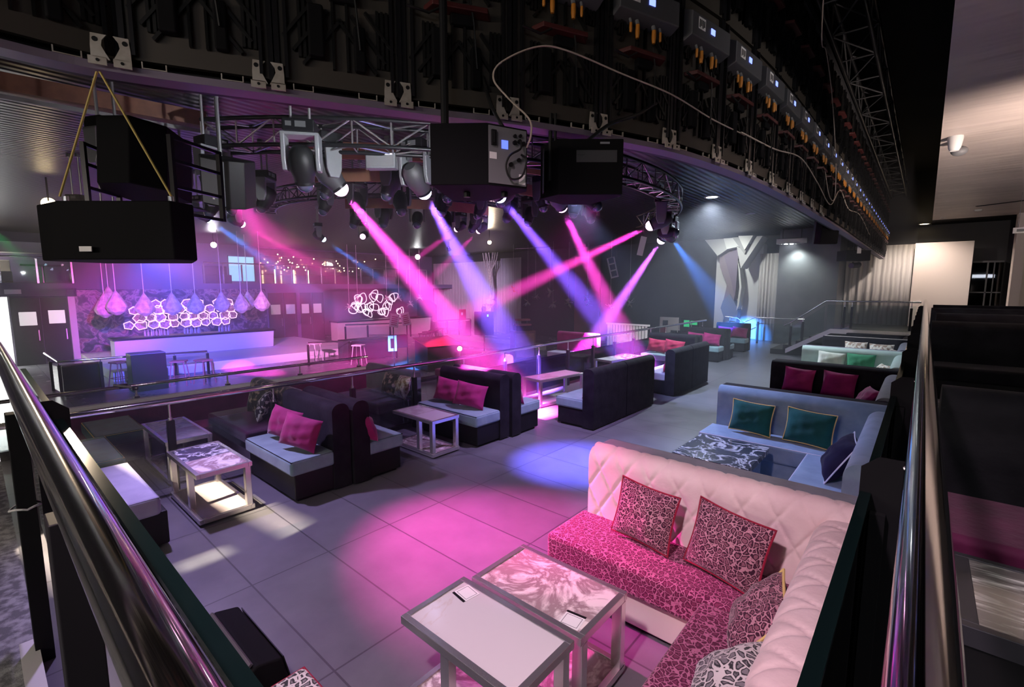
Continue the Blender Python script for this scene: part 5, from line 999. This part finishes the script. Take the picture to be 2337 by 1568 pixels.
wg = thing('covered_console', 'dark console with a sloping brown lid beside the poster stand', 'console', (-13.0, 10.9, -.9), R(-12)); mb().prism([(-.5, 0), (.5, 0), (.5, 1.05), (-.5, 1.25)], -.65, .65, 'y').build('body', M['black'], wg, bevel=.01); mb().prism([(-.55, 1.26), (.55, 1.06), (.55, 1.10), (-.55, 1.30)], -.7, .7, 'y').build('lid', M['dwood'], wg, bevel=.006)
for i, (loc, rz) in enumerate((((-14.0, 9.75, -.7), -20), ((-14.3, 10.55, -.7), -35))):
    ps = thing('poster_stand', ['white menu posters pinned on a thin stand, left of two', 'pale poster on a thin stand, right of two'][i], 'poster', loc, R(rz)); mb().cyl((0, 0, 0), (0, 0, 1.5), .02, 8).build('pole', M['blackmetal'], ps); mb().cyl((0, 0, 0), (0, 0, .03), .22, 14).build('base', M['black'], ps)
    Mq = Matrix.Translation((.04, 0, 1.55)) @ Matrix.Rotation(R(12 if i else -10), 4, 'X'); q = mb().box(0, -.16, -.05, .012, .16, .42, M=Mq).build('poster', M['paper'], ps); pm = mb()
    for k in range(5): pm.box(.0125, -.1, .02 + k * .07, .014, .1, .045 + k * .07, M=Mq)
    pm.build('print', M['redpipe'], q)
    if not i: q2 = mb().box(.0, -.2, .65, .012, .1, 1.2).build('poster', M['paper'], ps); mb().box(.0125, -.12, .75, .014, .02, 1.1).build('print', M['black'], q2); mb().box(-.3, -.1, .75, -.02, .5, 1.2).build('box', M['black'], ps, bevel=.01)
rs = thing('red_sign', 'red notice board on the low rail below the white curtain', 'sign', (-19.96, 18.35, .3)); mb().box(0, 0, 0, .05, .5, .62).build('board', mat('red_board', (.5, .02, .03), .5), rs, bevel=.01); mb().box(.051, .12, .3, .055, .26, .45).build('print', M['paper'], rs)
sh = thing('dark_screen', 'dark angular screen standing at the left edge of the white curtain', 'screen', (-26.0, 20.9, -.7)); mb().prism([(-1.0, 0), (1.0, 0), (1.0, 1.65), (.45, 2.0), (-1.0, 2.0)], -.06, .06, 'y').build('board', M['wallblack'], sh)
stg = thing('low_stage', 'curved pale low stage in front of the white curtain', 'stage', (-17, 17.5, -.7)); mb().prism([(3.0 * math.cos(i * math.pi / 10) * 1.3, -1.6 * math.sin(i * math.pi / 10)) for i in range(11)], 0, .28, 'z').build('deck', M['barcream'], stg)
bm_fix(stg.children[0])
# papers hanging near the far truss end, collage posters, and booth odds and ends
tg = tag(mb().box(-.05, -.004, 0, .05, .004, .32, M=Matrix.Rotation(R(12), 4, 'Y')).build('hanging_card', M['paper']), 'blank white card dangling below the far truss end', 'card'); mb().cyl((.06, 0, .3), (.06, 0, 1.63), .002, 5).build('thread', M['steel'], tg); tg.location = (-3.7, 7.55, 2.73); tg.rotation_euler = (0, 0, R(40))
hf = thing('hanging_picture', 'white picture strip with dark photos hanging before the black wall', 'picture', (-8.97, 16.3, 2.55), R(41)); Mq = Matrix.Rotation(R(-14), 4, 'Y'); q = mb().box(-.15, -.01, 0, .15, .01, .78, M=Mq).build('card', M['paper'], hf)
for k in range(3): mb().box(-.10, -.013, .06 + k * .25, .10, -.010, .26 + k * .25, M=Mq).build('photo', M['darkgrey'], q)
mb().cyl((.05, 0, .76), (.05, 0, 1.8), .004, 5).build('wire', M['steel'], hf)
co = thing('collage_board', 'collage board with white black and red pictures near the far rail', 'picture', (-8.9, 21.4, -.3)); mb().box(-.45, 0, 0, .45, .05, 1.1).build('board', M['paper'], co); mb().box(-.3, -.01, .65, -.05, 0, .95).build('picture_dark', M['black'], co); mb().box(.1, -.01, .2, .4, 0, .5).build('picture_dark', M['black'], co); mb().box(-.42, -.01, .35, -.1, 0, .62).build('picture_red', M['redpipe'], co)
c2 = thing('collage_board', 'dark poster board with a green glowing picture near the far rail', 'picture', (-7.9, 21.4, -.3)); mb().box(-.45, 0, 0, .4, .05, 1.1).build('board', M['black'], c2); GP = mat('green_picture', (.02, .5, .2), .5, emit=(.05, .8, .3), es=.5); mb().box(-.3, -.01, .7, -.05, 0, 1.0).build('picture_green', GP, c2); mb().box(.0, -.01, .8, .3, 0, .98).build('picture_green', GP, c2)
for i, (x, y, mt) in enumerate(((-6.6, 8.6, 'wood'), (-6.7, 9.5, 'vred'))):
    c = thing('crate', ['light wooden crate beyond the middle rail', 'red crate beyond the middle rail'][i], 'crate', (x, y, 0), R(5)); mb().box(-.3, -.25, 0, .3, .25, .42).build('body', M[mt], c, bevel=.01)
dk = thing('folding_screen', 'pale slatted divider standing beyond the middle rail', 'divider', (-7.0, 13.6, 0)); m = mb()
for k in range(14): m.box(-.7 + k * .1, -.02, .05, -.63 + k * .1, .02, 1.0)
m.build('slats', M['cream'], dk); mb().box(-.74, -.03, 1.0, .74, .03, 1.05).box(-.74, -.03, .0, .74, .03, .05).build('frame', M['cream'], dk)
ch = thing('metal_chair', 'light wooden chair by the slatted divider', 'chair', (-6.6, 12.6, 0), R(30)); mb().box(-.2, -.2, .42, .2, .2, .45).build('seat', M['wood'], ch, bevel=.008)
for sx in (-1, 1):
    for sy in (-1, 1): mb().cyl((sx * .18, sy * .18, .42), (sx * .2, sy * .2, 0), .013, 8).build('leg', M['wood'], ch)
mb().box(-.19, .18, .55, .19, .2, .8).build('backrest', M['wood'], ch, bevel=.005)
fl = parspot('small bright work light on the floor behind the second teal banquette', (-6.9, 6.35, .98), (0, 0, 2.2), .05, 'bulby', True)
lamp('POINT', (-6.8, 6.3, 1.0), 14, WARM, None, .03)
pt = thing('partition', 'plum low partition below the outer handrail', 'partition', (-8.45, 2.6, 0)); mb().box(-.03, -2.2, 0, .03, 2.6, .55).build('panel', M['vplum'], pt); mb().box(-.05, -2.2, .55, .05, 2.6, .6).build('ledge', M['white'], pt)  # plum coloured panel with a white ledge
